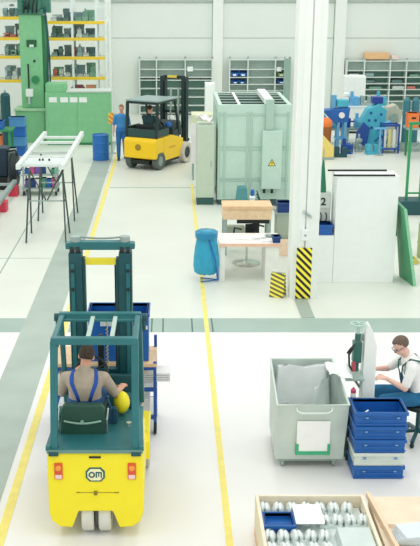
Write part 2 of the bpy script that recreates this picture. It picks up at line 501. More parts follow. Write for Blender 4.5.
names_lv = {0:'lowest', 1:'second lowest', 2:'middle', 3:'upper', 4:'topmost'}
rr = random.Random(3)
for (x0, x1, lv, bay, n) in ((-6.2, -5.45, LV_L, 'left bay', 3), (-4.42, -2.78, LV_R[1:], 'right bay', 7)):
    for li, z in enumerate(lv):
        for i in range(n):
            x = x0+(x1-x0)*(i+.5)/n
            w = rr.uniform(.2, .232)
            h = rr.choice([.14, .2, .28, .36, .44]); ki = rr.randrange(4); ti = rr.choice([0,0,1,1,2,3,4])
            rack_item(x, ry0+.3, z, w, h, ki, ti, '%s from left on the %s rack level, %s' % (ordn[i], ['lowest','second','third','top'][li], bay))
for i, (x, ti, w) in enumerate(((-3.35, 0, .5), (-2.98, 4, .3), (-2.6, 4, .0))):
    pass
for (x0, x1, lv, bay, n) in ((-6.2, -5.45, LV_L, 'left bay', 2), (-4.42, -2.78, LV_R[1:], 'right bay', 4)):
    for li, z in enumerate(lv):
        for i in range(n):
            h = rr.choice([.22, .3, .38, .46]); w = (x1-x0)/n*.82; q = rr.choice([0, 1, 1, 2, 2, 3])
            b = MB(); b.box(-w/2, w/2, -.12, .12, 0, h*.8); b.box(-w/2-.012, w/2+.012, -.132, .132, h*.8, h)
            for k in range(3): b.box(-w/2+.05+k*(w-.1)/3, -w/2+.05+(k+.7)*(w-.1)/3, -.126, -.12, h*.2, h*.6)
            tag(b.build('stock_box', tone[q][1], None, .006, loc=(x0+(x1-x0)*(i+.5)/n, ry0+.72, z+.002), seg=1), '%s stock box, %s from left behind the tools on the %s level, %s' % (tone[q][0], ordn[i], ['lowest','second','third','top'][li], bay), 'box', 'boxes stored on the pallet rack')
o = MB(); o.box(-.2, .2, -.18, .18, 0, .24); o.box(-.22, .22, -.2, .2, .24, .29)
tag(o.build('box', mat('salmon_box', '#e39a7e', .6), None, .01, loc=(-2.95, 38.2, 1.503)), 'salmon lidded box on the rack just above the green cabinet', 'box')
o = MB(); o.box(-.25, .25, -.18, .18, 0, .22); o.box(-.2, .2, -.14, .14, .22, .3)
tag(o.build('box', mat('maroon_box', '#96535c', .6), None, .01, loc=(-3.47, 38.2, 1.503)), 'dark red box on the rack left of the salmon box', 'box')

# ================================================================== grid shelves against the back wall
shelf_d = mat('shelf_back', '#6f9488', .6, var=.05); shelf_l = mat('shelf_frame', '#dbe6e0', .5); shelf_e = mat('shelf_back_pale', '#bdd0c8', .6)
def grid_shelf(x0, cols, zs, label, pale_rows, y=43.4, d=.45, top=2.4):
    t = thing('grid_shelf', label, 'shelf', (x0, y, 0))
    W = cols[-1]
    for c in cols: MB().box(c-.025, c+.025, -.01, d, 0, top).build('upright', shelf_l, t); MB().sph((c, .02, top+.03), .05, 10).build('knob', grey_m, t, smooth=True)
    for z in zs: MB().box(.03, W-.03, 0, d, z-.035, z).build('shelf_board', shelf_l, t)
    for i in range(len(zs)-1):
        MB().box(.03, W-.03, d-.03, d, zs[i], zs[i+1]-.035).build('back_panel', shelf_e if i in pale_rows else shelf_d, t)
    return t
grid_shelf(-1.3, [0, .72, 1.95, 3.1], [.1, .42, .78, 1.14, 1.5, 1.62, 1.95, 2.35], 'wide open shelf with dark compartments behind the yellow forklift at the back wall', (4, 5, 6))
grid_shelf(2.55, [0, .78, 1.95, 2.55], [.1, .6, 1.05, 1.32, 1.62, 1.95, 2.35], 'grid shelf holding blue bins between the wall columns at the back', (0, 1, 2, 3, 4, 5))
t = grid_shelf(7.55, [0, .75, 1.85, 2.55, 3.6], [.2, .6, .85, 1.1, 1.35, 1.62, 1.9, 2.3], 'grid shelf behind the turquoise machines at the back wall on the right', (0, 6), top=2.35)
for (x, z, w, h, lab) in ((.74, 1.86, .24, .2, 'white card sign hung on the wide shelf behind the forklift'), (4.55, 1.86, .2, .18, 'white card sign hung on the shelf with blue bins')):
    tag(MB().box(x, x+w, 43.33, 43.36, z, z+h).build('sign', white_m, None, .004), lab, 'sign')
def small_bin(x, y, z, w, d, h, m, lab, group):
    t = thing('storage_bin', lab, 'bin', (x, y, z), 0, group)
    b = MB(); e = .02
    b.prism([(0,0),(w,0),(w*1.04,h),(w,h),(w-e,e),(e,e),(0,h),(-w*.04,h)], 0, d, 'y')
    b.box(0, w, d-e, d, 0, h); b.box(0, w, 0, e, 0, h*.6)
    b.build('bin', m, t); MB().box(w*.3, w*.7, -.012, 0, h*.15, h*.42).build('label_card', white_m, t)
for i in range(2):
    small_bin(2.6+i*.36, 43.42, 1.622, .33, .36, .28, blue_m if i else bluel_m, 'blue bin on the upper row of the back shelf, %s' % ('right one' if i else 'left one'), 'blue bins on the back shelf')
    small_bin(2.66+i*.3, 43.42, 1.322, .27, .36, .18, blue_m, 'small blue bin on the lower row of the back shelf, %s' % ('right one' if i else 'left one'), 'blue bins on the back shelf')
small_bin(4.6, 43.42, 1.322, .38, .36, .2, blue_m, 'blue bin at the right end of the back shelf', 'blue bins on the back shelf')
small_bin(4.62, 43.42, 1.622, .3, .36, .24, mat('olive_bin', '#8fb07a', .5), 'green bin above the single blue bin on the back shelf', 'blue bins on the back shelf')
t = thing('upright_panel', 'plain grey green panel standing upright right of the blue bin shelf', 'panel', (4.82, 43.0, 0))  # plain solid panel between two posts, no mesh
for x in (0, .24): MB().box(x, x+.05, 0, .05, 0, 2.5).build('post', grey_m, t)
MB().box(.05, .24, .01, .04, .1, 2.42).build('plain_panel', mat('panel_green', '#8fb1a2', .5), t)

# cardboard box on the right shelf
t = thing('cardboard_box', 'long orange-tan cardboard box lying on top of the right back shelf', 'box', (8.3, 43.5, 2.352))
MB().box(0, 1.05, 0, .4, 0, .27).build('carton', mat('carton', '#edc08d', .7), t, .01)
MB().box(0, 1.06, .18, .22, .268, .275).build('tape', peach_m, t)
o = tag(MB().box(0, .3, 0, .3, 0, .16).build('carton', mat('pale_carton', '#f3dcd5', .7), None, .01, loc=(9.45, 43.5, 2.352)), 'small pale carton right of the long cardboard box on the shelf', 'box')
# boxes lying in the right shelf's cells
rr = random.Random(9)
for i, (c, z) in enumerate(((.1,1.625),(.8,1.625),(.85,1.355),(1.0,1.105),(1.95,1.355),(2.62,1.105),(2.0,1.105),(.15,1.105),(2.7,1.625))):
    w = rr.uniform(.35, .55); h = rr.uniform(.07, .16)
    b = MB(); b.box(0, w, 0, .3, 0, h); b.box(.03, w-.03, .03, .27, h, h+.02)
    tag(b.build('flat_box', tone[[2,1,0,3,0,4,2,1,3][i]][1], None, .008, loc=(7.55+c, 43.42, z)), '%s flat box in the right back shelf, cell %s' % (tone[[2,1,0,3,0,4,2,1,3][i]][0], ['top left','top second','under the top second','in the middle column low','in the third column','in the last column low','in the third column low','in the first column low','top right'][i]), 'box', 'flat boxes in the right back shelf')

# ================================================================== green machines on the left
t = thing('column_drill', 'tall pale green column machine with dark motor head on a wide base', 'machine', (-5.0, 36.05, 0))
MB().box(-.52, .52, -.25, .75, 0, 1.12).build('base', green_m, t, .03)
MB().box(-.56, .56, -.3, .8, 1.121, 1.2).build('table', mat('table_pale_green', '#a9d8ae', .4), t, .015)
b = MB(); b.box(-.3, .5, .02, .7, 1.2, 4.45); b.build('column', green_m, t, .04)
MB().box(.5, .6, .1, .6, 1.2, 4.4).build('side_cover', greend_m, t, .02)
MB().box(-.05, .3, -.015, .03, 3.34, 3.58).build('name_plate', mat('plate_dkgreen', '#1d5a36', .5), t, .005)
MB().box(.05, .2, -.02, -.01, 3.33, 3.42).build('plate_window', mat('pale_label', '#cfe8d4', .5), t)
MB().box(-.05, 0, -.01, .03, 1.9, 2.75).build('slide_slot', dark_m, t)
MB().box(-.12, .14, -.22, .02, 1.62, 1.88).build('spindle_block', white_m, t, .02)
MB().cyl((0, -.1, 1.35), (0, -.1, 1.62), .05).build('spindle', steel_m, t)
b = MB(); b.lathe([(.03,0),(.14,.0),(.14,.03),(.03,.03)], (.22, -.06, 2.2), 'y'); b.cyl((.22,-.1,2.2), (.22,.02,2.2), .03); b.build('hand_wheel', greend_m, t)
MB().cyl((.2,-.02,2.85), (.2,.03,2.85), .04).build('knob', dark_m, t)
b = MB(); b.box(-.34, .58, -.05, .75, 4.45, 4.62); b.cyl((-.2,.3,4.82), (.5,.3,4.82), .24); b.cyl((.3,.1,4.62), (.3,.1,5.4), .22)
for i in range(6): b.cyl((-.15+.1*i,.3,4.82), (-.12+.1*i,.3,4.82), .27)
b.cyl((-.2,.0,4.6), (-.2,.0,5.1), .12); b.box(.45, .8, .1, .5, 4.5, 5.3)
b.build('motor_head', mat('motor_teal', '#3d7d6a', .4, var=.2, scale=12), t)
b = MB()
for k in range(4): b.tube([(-.1+k*.15,-.1,4.5), (-.05+k*.15,-.25,4.75+.1*(k % 2)), (.1+k*.12,-.1,5.2)], .03, 6)
b.build('hoses', black_m, t)
b = MB(); b.tube([(.66,.0,0.1), (.66,0,2.4), (.7,0,3.8), (.62,0,4.7)], .04, 8); b.tube([(.74,.05,0.05), (.74,.05,3.0), (.66,.05,4.4)], .03, 8); b.build('conduit', teald_m, t)

t = thing('low_cabinet', 'long pale green control cabinet with four white labels', 'cabinet', (-4.36, 35.2, 0))
b = MB(); b.box(0, 2.28, 0, .8, .08, 1.84); b.build('body', green_m, t, .02)
MB().box(.02, .72, .05, .78, 1.841, 2.14).build('upper_housing', green_m, t, .02)
MB().box(.74, 2.3, -.03, .82, 1.841, 1.9).build('top_ledge', mat('ledge_grey', '#cfdcd4', .5), t, .008)
MB().box(.03, 2.25, .03, .77, 0, .08).build('plinth', greend_m, t)
for x0, x1 in ((.04, 1.1), (1.12, 2.24)): MB().box(x0, x1, -.012, 0, .12, 1.8).build('door', green_m, t, .004)
for x in (.14, .53, .86, 1.19):
    MB().box(x, x+.27, -.022, -.012, 1.5, 1.675).build('label_card', white_m, t)
# small things around its foot on the left
t = thing('gas_cylinder', 'dark teal round tank standing left of the green column machine', 'tank', (-5.72, 35.0, 0))
MB().lathe([(.0,0),(.17,0),(.17,1.75),(.13,1.83),(.05,1.86),(0,1.86)]).build('shell', teald_m, t, smooth=False)
MB().cyl((0,0,1.86), (0,0,1.94), .04).build('valve', grey_m, t)
t = thing('white_drum', 'narrow white cylinder standing left of the dark teal tank', 'drum', (-6.05, 35.1, 0))
MB().lathe([(0,0),(.13,0),(.13,1.72),(.1,1.78),(0,1.78)]).build('shell', white_m, t)
MB().lathe([(.1,0),(.137,0),(.137,.04),(.1,.04),(.1,0)], (0,0,1.5)).build('hoop', grey_m, t)
t = thing('tool_bench', 'dark green bench with orange bin at the far left edge', 'bench', (-5.75, 31.6, 0))
for x in (0, .62):
    for y in (0, .6): MB().box(x, x+.07, y, y+.07, 0, 1.0).build('leg', greend_m, t)
MB().box(-.35, .75, -.05, .72, 1.0, 1.06).build('bench_top', greend_m, t, .008)
MB().box(-.3, .62, .02, .65, .38, .42).build('shelf_board', greend_m, t)
def open_crate(name, lab, cat, loc, w, d, h, m, group=None, th=.02, rim=True, cardm=None):
    t = thing(name, lab, cat, loc, 0, group)
    b = MB(); b.box(0, w, 0, d, 0, th)
    b.box(0, w, 0, th, th, h); b.box(0, w, d-th, d, th, h); b.box(0, th, th, d-th, th, h); b.box(w-th, w, th, d-th, th, h)
    b.build('shell', m, t)
    if rim:
        r = MB(); e = .018
        r.box(-e, w+e, -e, th, h-.04, h); r.box(-e, w+e, d-th, d+e, h-.04, h); r.box(-e, th, th, d-th, h-.04, h); r.box(w-th, w+e, th, d-th, h-.04, h)
        r.build('rim', m, t, .004)
    if cardm: MB().box(w*.35, w*.65, -.006, 0, h*.25, h*.6).build('label_card', cardm, t)
    return t
open_crate('parts_bin', 'orange bin on the shelf of the dark green bench', 'bin', (-5.98, 31.62, .425), .6, .5, .42, orange_m)
open_crate('parts_bin', 'blue bin on top of the dark green bench', 'bin', (-6.05, 31.62, 1.063), .75, .5, .25, bluel_m, cardm=white_m)
for i, (x, z) in enumerate(((-5.03, .0), (-5.03, .32), (-5.03, .64), (-5.03, .96))):
    open_crate('stacked_bin', 'light blue bin in the stack left of the green machine base, %s' % ['lowest','second from below','third from below','topmost'][i], 'bin', (-5.28, 32.9, z+.001*i), .5, .4, .31, mat('bin_lightblue', '#4f93c8', .45) if i % 2 else bluel_m, 'blue bin stack by the green machine')
b = MB(); b.box(-.25, .15, -.2, .2, 0, .3); b.cyl((-.05,0,.3), (-.05,0,.45), .1)
tag(b.build('gearbox', teald_m, None, .02, loc=(-5.55, 31.95, 1.33) if False else (-5.0, 33.7, 0)), 'dark teal gearbox on the floor by the green machine', 'machine part')
open_crate('large_crate', 'dark blue crate standing behind the black wheel machine', 'crate', (-5.05, 29.2, .38), .45, .6, .42, mat('navy', '#16407e', .45))
t = thing('crate_stand', 'low grey stand under the dark blue crate', 'stand', (-5.1, 29.15, 0))
for x in (0, .5):
    for y in (0, .62): MB().box(x, x+.05, y, y+.05, 0, .33).build('leg', grey_m, t)
MB().box(-.02, .57, -.02, .7, .331, .375).build('top', grey_m, t)
for i, (x, c) in enumerate(((-4.82, orange_m), (-4.7, red_m), (-4.9, wood_m))):
    b = MB(); b.lathe([(0,0),(.06,0),(.07,.05),(.04,.09),(0,.1)], n=12)
    tag(b.build('casting_part', c, None, loc=(x, 29.4+.16*i, .402), smooth=True), '%s rounded part lying in the dark blue crate' % ['orange','red','tan'][i], 'part', 'parts in the dark blue crate')

# black wheel machine
t = thing('winding_machine', 'dark navy and black machine with large wheel at the left edge', 'machine', (-4.62, 27.4, 0))
MB().box(-.35, .1, -.1, .9, 0, .35).build('foot', dark_m, t, .02)
b = MB(); b.lathe([(.12,-.08),(.42,-.1),(.46,-.06),(.46,.06),(.42,.1),(.12,.08),(.12,-.08)], (.3,.1,.55), 'x', 28); b.build('tyre', black_m, t, smooth=True)
b = MB(); b.lathe([(.03,-.04),(.2,-.05),(.2,.05),(.03,.04),(.03,-.04)], (.38,.1,.55), 'x'); b.cyl((.15,.1,.55), (.5,.1,.55), .05)
for k in range(6): b.cyl((.42,.1+.13*math.cos(k*PI/3),.55+.13*math.sin(k*PI/3)), (.46,.1+.13*math.cos(k*PI/3),.55+.13*math.sin(k*PI/3)), .022, n=8)
b.build('hub', mat('hub_blue', '#2a5a9a', .4), t)
MB().box(-.3, .12, 0, .6, .35, 1.15).build('housing', mat('navy_dark', '#102f45', .45), t, .03)
MB().box(.12, .3, .2, .6, .9, 1.05).build('bracket', grey_m, t, .01)
b = MB(); b.tube([(.1,.1,1.05), (.35,0,1.1), (.42,0,.95)], .03, 8); b.build('hose', black_m, t)

# red and grey skid
t = thing('skid', 'low grey rail skid on red blocks at the left edge', 'skid', (-4.25, 22.4, 0))
for x in (0, -.75): MB().box(x-.06, x+.06, 0, 4.6, .26, .36).build('rail', grey_m, t, .008)
for y in (.3, 2.3, 4.2):
    for x in (0, -.75): MB().box(x+.02-.12, x+.02+.12, y-.18, y+.18, 0, .259).build('block', red_m, t, .01)
    MB().box(-.63, -.09, y-.05, y+.05, .27, .33).build('cross_bar', grey_m, t)

# tall frame on trestles
t = thing('roller_table', 'long white steel table frame on thin dark trestle legs', 'table', (-2.89, 22.1, 0))
fr = mat('frame_white', '#e2ece8', .4)
for x in (-.5, .5): MB().box(x-.05, x+.05, -.05, 5.05, 1.54, 1.66).build('side_rail', fr, t, .01)
for y in (.25, 1.3, 2.0, 3.5, 4.4): MB().box(-.45, .45, y-.05, y+.05, 1.56, 1.62).build('cross_bar', fr if y != 2.0 else galv_m, t, .005)
MB().box(-.44, .44, .5, 1.2, 1.575, 1.595).build('sheet_panel', mat('sheet_pale', '#dfeae7', .35), t)
b = MB()
for x, y in ((-.12,.8), (-.05,.82), (.1,.8)): b.cyl((x,y,1.596), (x,y,1.64), .022)
b.build('knobs', dark_m, t)
leg_m = mat('trestle_dark', '#3f4d4c', .45)
for y0 in (0, 2.1):
    for q in (-1, 1):
        top = ((-.27 if q < 0 else .47), y0+.12, 1.54)
        for dy in (-.62, .28): MB().bar(top, ((-.3 if q < 0 else .58), y0+dy, 0), .035, .035).build('leg', leg_m, t)
        MB().bar(((-.285 if q < 0 else .53), y0-.18, .86), ((-.285 if q < 0 else .53), y0+.2, .86), .025, .025).build('spreader', leg_m, t)
    MB().bar((-.285, y0-.18, .86), (.53, y0-.18, .86), .028, .028).build('tie_bar', grey_m, t)
    MB().bar((-.27, y0+.12, 1.5), (.12, y0-.17, .86), .022, .022).build('brace', leg_m, t); MB().bar((.47, y0+.12, 1.5), (.14, y0-.17, .86), .022, .022).build('brace', leg_m, t)

# trolley with colourful parts
t = thing('parts_trolley', 'low grey trolley carrying colourful parts behind the white frame', 'trolley', (-4.0, 26.5, 0))
for x in (.03, .9):
    for y in (.05, .6): MB().box(x, x+.04, y, y+.04, .1, .95).build('post', grey_m, t); MB().lathe([(.0,-.025),(.06,-.025),(.06,.025),(0,.025)], (x+.02, y+.02, .062), 'x').build('caster', black_m, t)
for z in (.18, .55): MB().box(0, .97, .0, .7, z, z+.03).build('shelf_board', grey_m, t)
rr = random.Random(5)
pc = [('purple', mat('p_purple', '#7a5bb5', .5)), ('pink', mat('p_pink', '#c95b93', .5)), ('blue', bluel_m), ('green', mat('p_green', '#39a884', .5)), ('white', white_m), ('navy', mat('navy', '#16407e', .45))]
for zi, z in enumerate((.211, .581)):
    for i in range(6):
        ci = (i*5+zi*2) % 6; nm, m = pc[ci]; w = .12; h = rr.uniform(.12, .26)
        b = MB(); b.box(-w/2, w/2, -.1, .1, 0, h); b.box(-w/2-.01, w/2+.01, -.11, .11, h-.03, h)
        tag(b.build('small_bin', m, None, .006, loc=(-3.86+i*.145, 26.75, z)), '%s small bin on the %s shelf of the low grey trolley' % (nm, ['lower','upper'][zi]), 'bin', 'small bins on the grey trolley')

# blue barrel
t = thing('barrel', 'blue steel barrel standing by the green cabinet', 'barrel', (-2.24, 32.2, 0))
MB().lathe([(0,0),(.27,0),(.275,.02),(.265,.04),(.265,.26),(.278,.28),(.265,.3),(.265,.54),(.278,.56),(.265,.58),(.265,.8),(.275,.82),(.25,.825),(.25,.8),(0,.8)], n=32).build('drum', mat('barrel_blue', '#1f70c0', .4), t)
MB().cyl((.12,0,.8), (.12,0,.82), .035).build('bung', grey_m, t)
t = thing('sign_stand', 'small orange and yellow checked sign beside the walking worker', 'sign', (-1.95, 33.4, 0))
MB().cyl((0,0,.0), (0,0,1.0), .02).build('post', grey_m, t); MB().lathe([(0,0),(.16,0),(.14,.03),(0,.03)]).build('base', grey_m, t)
MB().box(-.1, .09, -.02, .02, 1.0, 1.36).build('board', stripe_mat('sign_check', '#ffd84a', '#f08a3c', (1,0,1.3), 5), t, .004)
# ================================================================== yellow forklift in the aisle behind
def wheel_mesh(c, r, w, tyre, rim, parent, name='wheel', bolts=6):
    x, y, z = c
    b = MB(); h = w/2
    b.lathe([(r*.58,-h*.8),(r*.9,-h),(r,-h*.75),(r,h*.75),(r*.9,h),(r*.58,h*.8),(r*.58,-h*.8)], c, 'x', 32)
    o = smooth_by_angle(b.build(name, tyre, parent))
    d = MB(); d.lathe([(0,-h*.6),(r*.56,-h*.7),(r*.575,-h*.2),(r*.575,h*.2),(r*.56,h*.7),(0,h*.6)], c, 'x', 24)
    for k in range(bolts):
        a = 2*PI*k/bolts
        d.cyl((x-h*.95, y+r*.35*math.cos(a), z+r*.35*math.sin(a)), (x+h*.95, y+r*.35*math.cos(a), z+r*.35*math.sin(a)), r*.06, n=8)
    d.build('rim', rim, o)
    return o
tyre_g = mat('tyre_grey', '#5c6663', .7, var=.12); tyre_p = mat('tyre_pale', '#cfcabd', .7, var=.08)
T2 = thing('forklift', 'amber yellow counterbalance forklift with dark cab turning in the aisle', 'forklift', (-.93, 30.32, 0), math.radians(-28))
b = MB()
b.prism([(.0,.36),(.0,.90),(.08,.98),(.55,.98),(.55,.5),(.18,.5),(.14,.36)], -.56, .56, 'x'); b.box(-.34, .34, .18, .55, .3, .5); b.build('counterweight', amber_m, T2, .05)
MB().prism([(.62,.24),(.56,.5),(.56,.98),(1.15,.98),(1.85,.80),(1.85,.24)], -.55, .55, 'x').build('side_panel', amber_m, T2, .03)
b = MB(); b.box(-.3, .3, .05, .5, .18, .3); b.box(-.5, .5, .7, 1.9, .16, .24); b.build('chassis', dark_m, T2)
MB().box(-.555, .555, .9, 1.3, .6, .64).build('trim_strip', mat('amber_dark', '#d79a18', .4), T2)
for x in (-.47, .47): wheel_mesh((x, .36, .27), .27, .21, tyre_g, grey_m, T2, 'rear_wheel')
for x in (-.55, .55): wheel_mesh((x, 1.95, .33), .33, .24, tyre_p, mat('rim_dark', '#3c4c50', .5), T2, 'front_wheel')
b = MB(); b.box(-.54, .54, .12, .2, .985, 1.24); b.box(-.54, -.49, .2, .9, 1.0, 1.3); b.box(.49, .54, .2, .9, 1.0, 1.22); b.build('cab_rear_wall', mat('cab_dark', '#2a4a48', .45), T2, .01)
cab = mat('cab_frame', '#16302f', .45)
b = MB()
for x in (-.52, .52):
    b.bar((x,.14,1.0), (x,.2,2.05), .08, .08); b.bar((x,1.62,.95), (x,1.3,2.05), .06, .06); b.bar((x,.2,2.05), (x,1.35,2.05), .06, .06)
b.bar((-.52,.2,2.03), (.52,.2,2.03), .07, .07); b.bar((-.52,1.33,2.03), (.52,1.33,2.03), .06, .06); b.build('overhead_guard', cab, T2, .008)
MB().box(-.56, .56, .14, 1.45, 2.07, 2.12).build('roof_panel', mat('roof_grey', '#8fa8a4', .4), T2, .015)
b = MB(); b.box(-.53, .53, 1.2, 1.8, .9, 1.12); b.prism([(1.2,1.12),(1.8,1.12),(1.75,1.35),(1.55,1.38)], -.5, .5, 'x'); b.build('front_cowl', mat('cowl_dark', '#203a3d', .45), T2, .02)
MB().box(-.3, .25, .3, .42, 1.0, 1.36).build('seat_back', dark_m, T2, .04); MB().box(-.3, .25, .36, .88, .9, 1.04).build('seat', dark_m, T2, .03)
b = MB(); b.cyl((.08,1.35,1.25), (.0,1.12,1.45), .03); b.build('steering_column', dark_m, T2)
b = MB(); b.tube([(0+.17*math.cos(t), 1.1+.10*math.sin(t), 1.47+.14*math.sin(t)) for t in [2*PI*i/18 for i in range(18)]], .016, 6, True); b.build('steering_wheel', dark_m, T2)
MB().sph((.36, 1.2, 1.28), (.11,.12,.1), 12).build('console', bluel_m, T2, smooth=True); MB().sph((.4, 1.34, 1.48), (.09,.1,.08), 12).build('console_top', white_m, T2, smooth=True)  # white sphere is the pale part of the blue and white console
b = MB()
for x in (-.38, .38):
    b.box(x-.09, x+.09, 2.18, 2.36, .12, 2.66); b.box(x-.05, x+.05, 2.1, 2.18, .3, 2.5)
for z in (.5, 1.5, 2.6): b.box(-.38, .38, 2.24, 2.3, z, z+.09)
b.build('mast', cab, T2, .01)
MB().box(-.2, .12, 2.17, 2.22, 2.62, 2.69).build('mast_plate', mat('mast_yellow', '#e8cf4a', .45), T2)
b = MB()
for x in (-.12, .16): b.cyl((x,2.26,.3), (x,2.26,2.3), .035)
b.build('lift_cylinder', steel_m, T2)
b = MB(); b.box(-.48, .48, 2.37, 2.42, .3, .38); b.box(-.48, .48, 2.37, 2.42, .62, .7)
for x in (-.4, 0, .4): b.box(x-.02, x+.02, 2.37, 2.41, .3, 1.0)
b.build('carriage', cab, T2)
for x in (-.28, .28):
    b = MB(); b.box(x-.05, x+.05, 2.42, 2.47, .1, .7); b.box(x-.05, x+.05, 2.47, 3.4, .08, .12); b.build('fork', dark_m, T2)
b = MB(); b.lathe([(0,-.012),(.1,-.012),(.1,0),(0,0)], (-.05, 0, .70), 'y'); b.build('emblem', mat('emblem_dark', '#a4821c', .5), T2)

navy_c = mat('dark_teal_cloth', '#1f4148', .8)
skin_m = mat('skin', '#e2a98e', .55, var=.04); hair_br = mat('hair_brown', '#4a3a2c', .8, var=.2, scale=40)
def at_truck2(x, y):
    a = math.radians(-28); return (-.93+x*math.cos(a)-y*math.sin(a), 30.32+x*math.sin(a)+y*math.cos(a))
px, py = at_truck2(-.02, .58)
person('person', 'driver in dark jacket sitting in the amber forklift in the aisle', (px, py, 0), math.radians(-28), dict(
    pelvis=(0,.02,1.10), neck=(0,.06,1.60), head=(0,.12,1.775), look=(.3,1,-.05),
    shR=(.19,.07,1.54), shL=(-.19,.07,1.54), elR=(.26,.24,1.31), elL=(-.24,.26,1.31), wrR=(.12,.46,1.46), wrL=(-.10,.47,1.46),
    hipR=(.1,.08,1.1), hipL=(-.1,.08,1.1), knR=(.13,.48,1.18), knL=(-.13,.48,1.18), anR=(.13,.58,.82), anL=(-.13,.58,.82),
    curl=(.9,0,0)), (skin_m, navy_c, navy_c, hair_br, dark_m), detail=True, sleeve=1.9)

# ================================================================== worker walking towards the camera
cov = mat('coverall_blue', '#2672ba', .75, var=.08, scale=14); cov2 = mat('shirt_blue', '#3f8fd0', .75, var=.08, scale=14)
person('person', 'worker in blue work clothes walking towards the camera beside the amber forklift', (-1.56, 32.25, 0), PI, dict(
    pelvis=(0,0,.95), neck=(0,-.01,1.47), head=(0,.03,1.65), look=(.1,1,-.08),
    shR=(.19,0,1.40), shL=(-.19,0,1.40), elR=(.25,-.03,1.12), elL=(-.25,-.05,1.12), wrR=(.26,.08,.88), wrL=(-.27,.06,.88),
    hipR=(.09,0,.92), hipL=(-.09,0,.92), knR=(.1,.08,.50), knL=(-.1,.03,.49), anR=(.1,.12,.085), anL=(-.1,-.18,.10),
    hdR=(0,.15,-1), hdL=(0,.15,-1), pmR=(-1,0,0), pmL=(1,0,0), thR=(0,1,0), thL=(0,1,0), curl=(.5,0,0)),
    (skin_m, cov2, cov, mat('hair_sandy', '#8a6a4c', .8, var=.2, scale=40), mat('shoe_blue', '#2b4a66', .6)), sleeve=.9)

# ================================================================== grey cabinet, cabin machine
gg = mat('cabinet_greygreen', '#c3d3bf', .5, var=.03)
t = thing('switch_cabinet', 'tall narrow grey green switch cabinet on a dark plinth beside the aisle', 'cabinet', (.68, 25.4, 0))
MB().box(0, .46, 0, .75, .19, 2.06).build('body', gg, t, .01); MB().box(.01, .45, .02, .73, 0, .19).build('plinth', mat('plinth_dark', '#2f5a54', .5), t)
MB().box(.02, .44, -.012, 0, .22, 2.03).build('door', gg, t, .003); MB().box(.36, .385, -.03, -.012, 1.0, 1.15).build('handle', grey_m, t)
cl = MB()
rr = random.Random(4)
cl.sheet(lambda u, v: (-.05+u*.42, .02+v*.4, .05+.08*math.sin(u*7+v*3)*math.sin(v*6+1)+.04*math.sin(u*13)), 16, 14, .012)
tag(cl.build('cloth', mat('cloth_pinkwhite', '#f3ecf0', .8), None, loc=(.72, 25.45, 2.17), smooth=True), 'crumpled pinkish white cloth lying on top of the grey green switch cabinet', 'cloth')
t = thing('tall_cabinet', 'tall plain white cabinet behind the pale cabin machine', 'cabinet', (1.05, 30.2, 0))
MB().box(0, .29, 0, .5, .1, 2.64).build('body', white_m, t, .01); MB().box(.02, .27, .02, .48, 0, .1).build('plinth', grey_m, t); MB().box(.02, .27, -.012, 0, .13, 2.6).build('door', white_m, t); MB().box(.22, .24, -.03, -.012, 1.3, 1.45).build('handle', grey_m, t)
t = thing('covered_bench', 'tan covered bench behind the grey green switch cabinet', 'bench', (.62, 28.7, 0))
MB().box(0, .62, 0, .8, 1.62, 1.9).build('cover', mat('tan_cover', '#d8dcba', .7), t, .02)
for x in (.03, .54):
    for y in (.03, .72): MB().box(x, x+.05, y, y+.05, 0, 1.62).build('leg', grey_m, t)
MB().box(-.02, .56, -.02, .0, .5, 1.66).build('side_sheet', mat('sheet_pink', '#f0e9ec', .7), t)

cab_m = mat('cabin_pale', '#c3ddd0', .5, var=.03); rib_m = mat('cabin_rib', '#aecbbd', .5, var=.03)
t = thing('cabin_machine', 'large pale green sheet steel cabin with dark slatted roof opening', 'machine', (1.22, 25.4, 0))
W, D, Hh = 1.87, 3.0, 2.58
b = MB(); b.box(0, W, 0, D, .14, 2.36); b.box(0, W, 0, .12, 2.36, Hh); b.box(0, W, D-.1, D, 2.36, Hh); b.box(0, .1, .12, D-.1, 2.36, Hh); b.box(W-.1, W, .12, D-.1, 2.36, Hh)
b.build('body', cab_m, t, .008)
MB().box(.02, W-.02, .02, D, 0, .14).build('plinth', mat('plinth_dark', '#2f5a54', .5), t)
b = MB()
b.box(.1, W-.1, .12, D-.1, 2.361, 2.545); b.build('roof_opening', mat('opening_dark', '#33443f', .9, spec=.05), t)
for y in (.72, 1.34, 1.96, 2.5): MB().box(.1, W-.1, y, y+.08, 2.546, 2.562).build('slat', rib_m, t)
MB().box(.5, .57, .12, D-.1, 2.563, 2.59).build('cross_rail', white_m, t)
b = MB()
for x in (0, .14, .72, .82, 1.75): b.box(x, x+.05, -.025, 0, .2, 2.4)
for z in (.62, .68, 1.42, 1.5, 2.3): b.box(.05, W-.05, -.018, 0, z, z+.035)
b.build('ribs', rib_m, t, .004)
b = MB()
for y in (.7, 1.5, 2.3): b.box(-.02, 0, y, y+.05, .2, 2.4)
b.build('side_ribs', rib_m, t)
MB().box(1.16, 1.38, .0, 2.3, 2.59, 2.74).build('duct', white_m, t, .02)
MB().box(1.2, 1.4, -.13, -.03, 1.96, 2.72).build('duct_drop', rib_m, t, .01)
e = MB().box(1.12, 1.62, -.22, -.03, .46, 1.95).build('electrical_box', cab_m, t, .012)
b = MB(); b.prism([(1.27,1.06),(1.47,1.06),(1.37,1.24)], -.228, -.221, 'y'); b.build('warning_triangle', mat('tri_black', '#39341c', .5), e)
b = MB(); b.prism([(1.295,1.075),(1.445,1.075),(1.37,1.21)], -.232, -.2285, 'y'); b.build('warning_field', mat('tri_yellow', '#f5dc4a', .5), e)
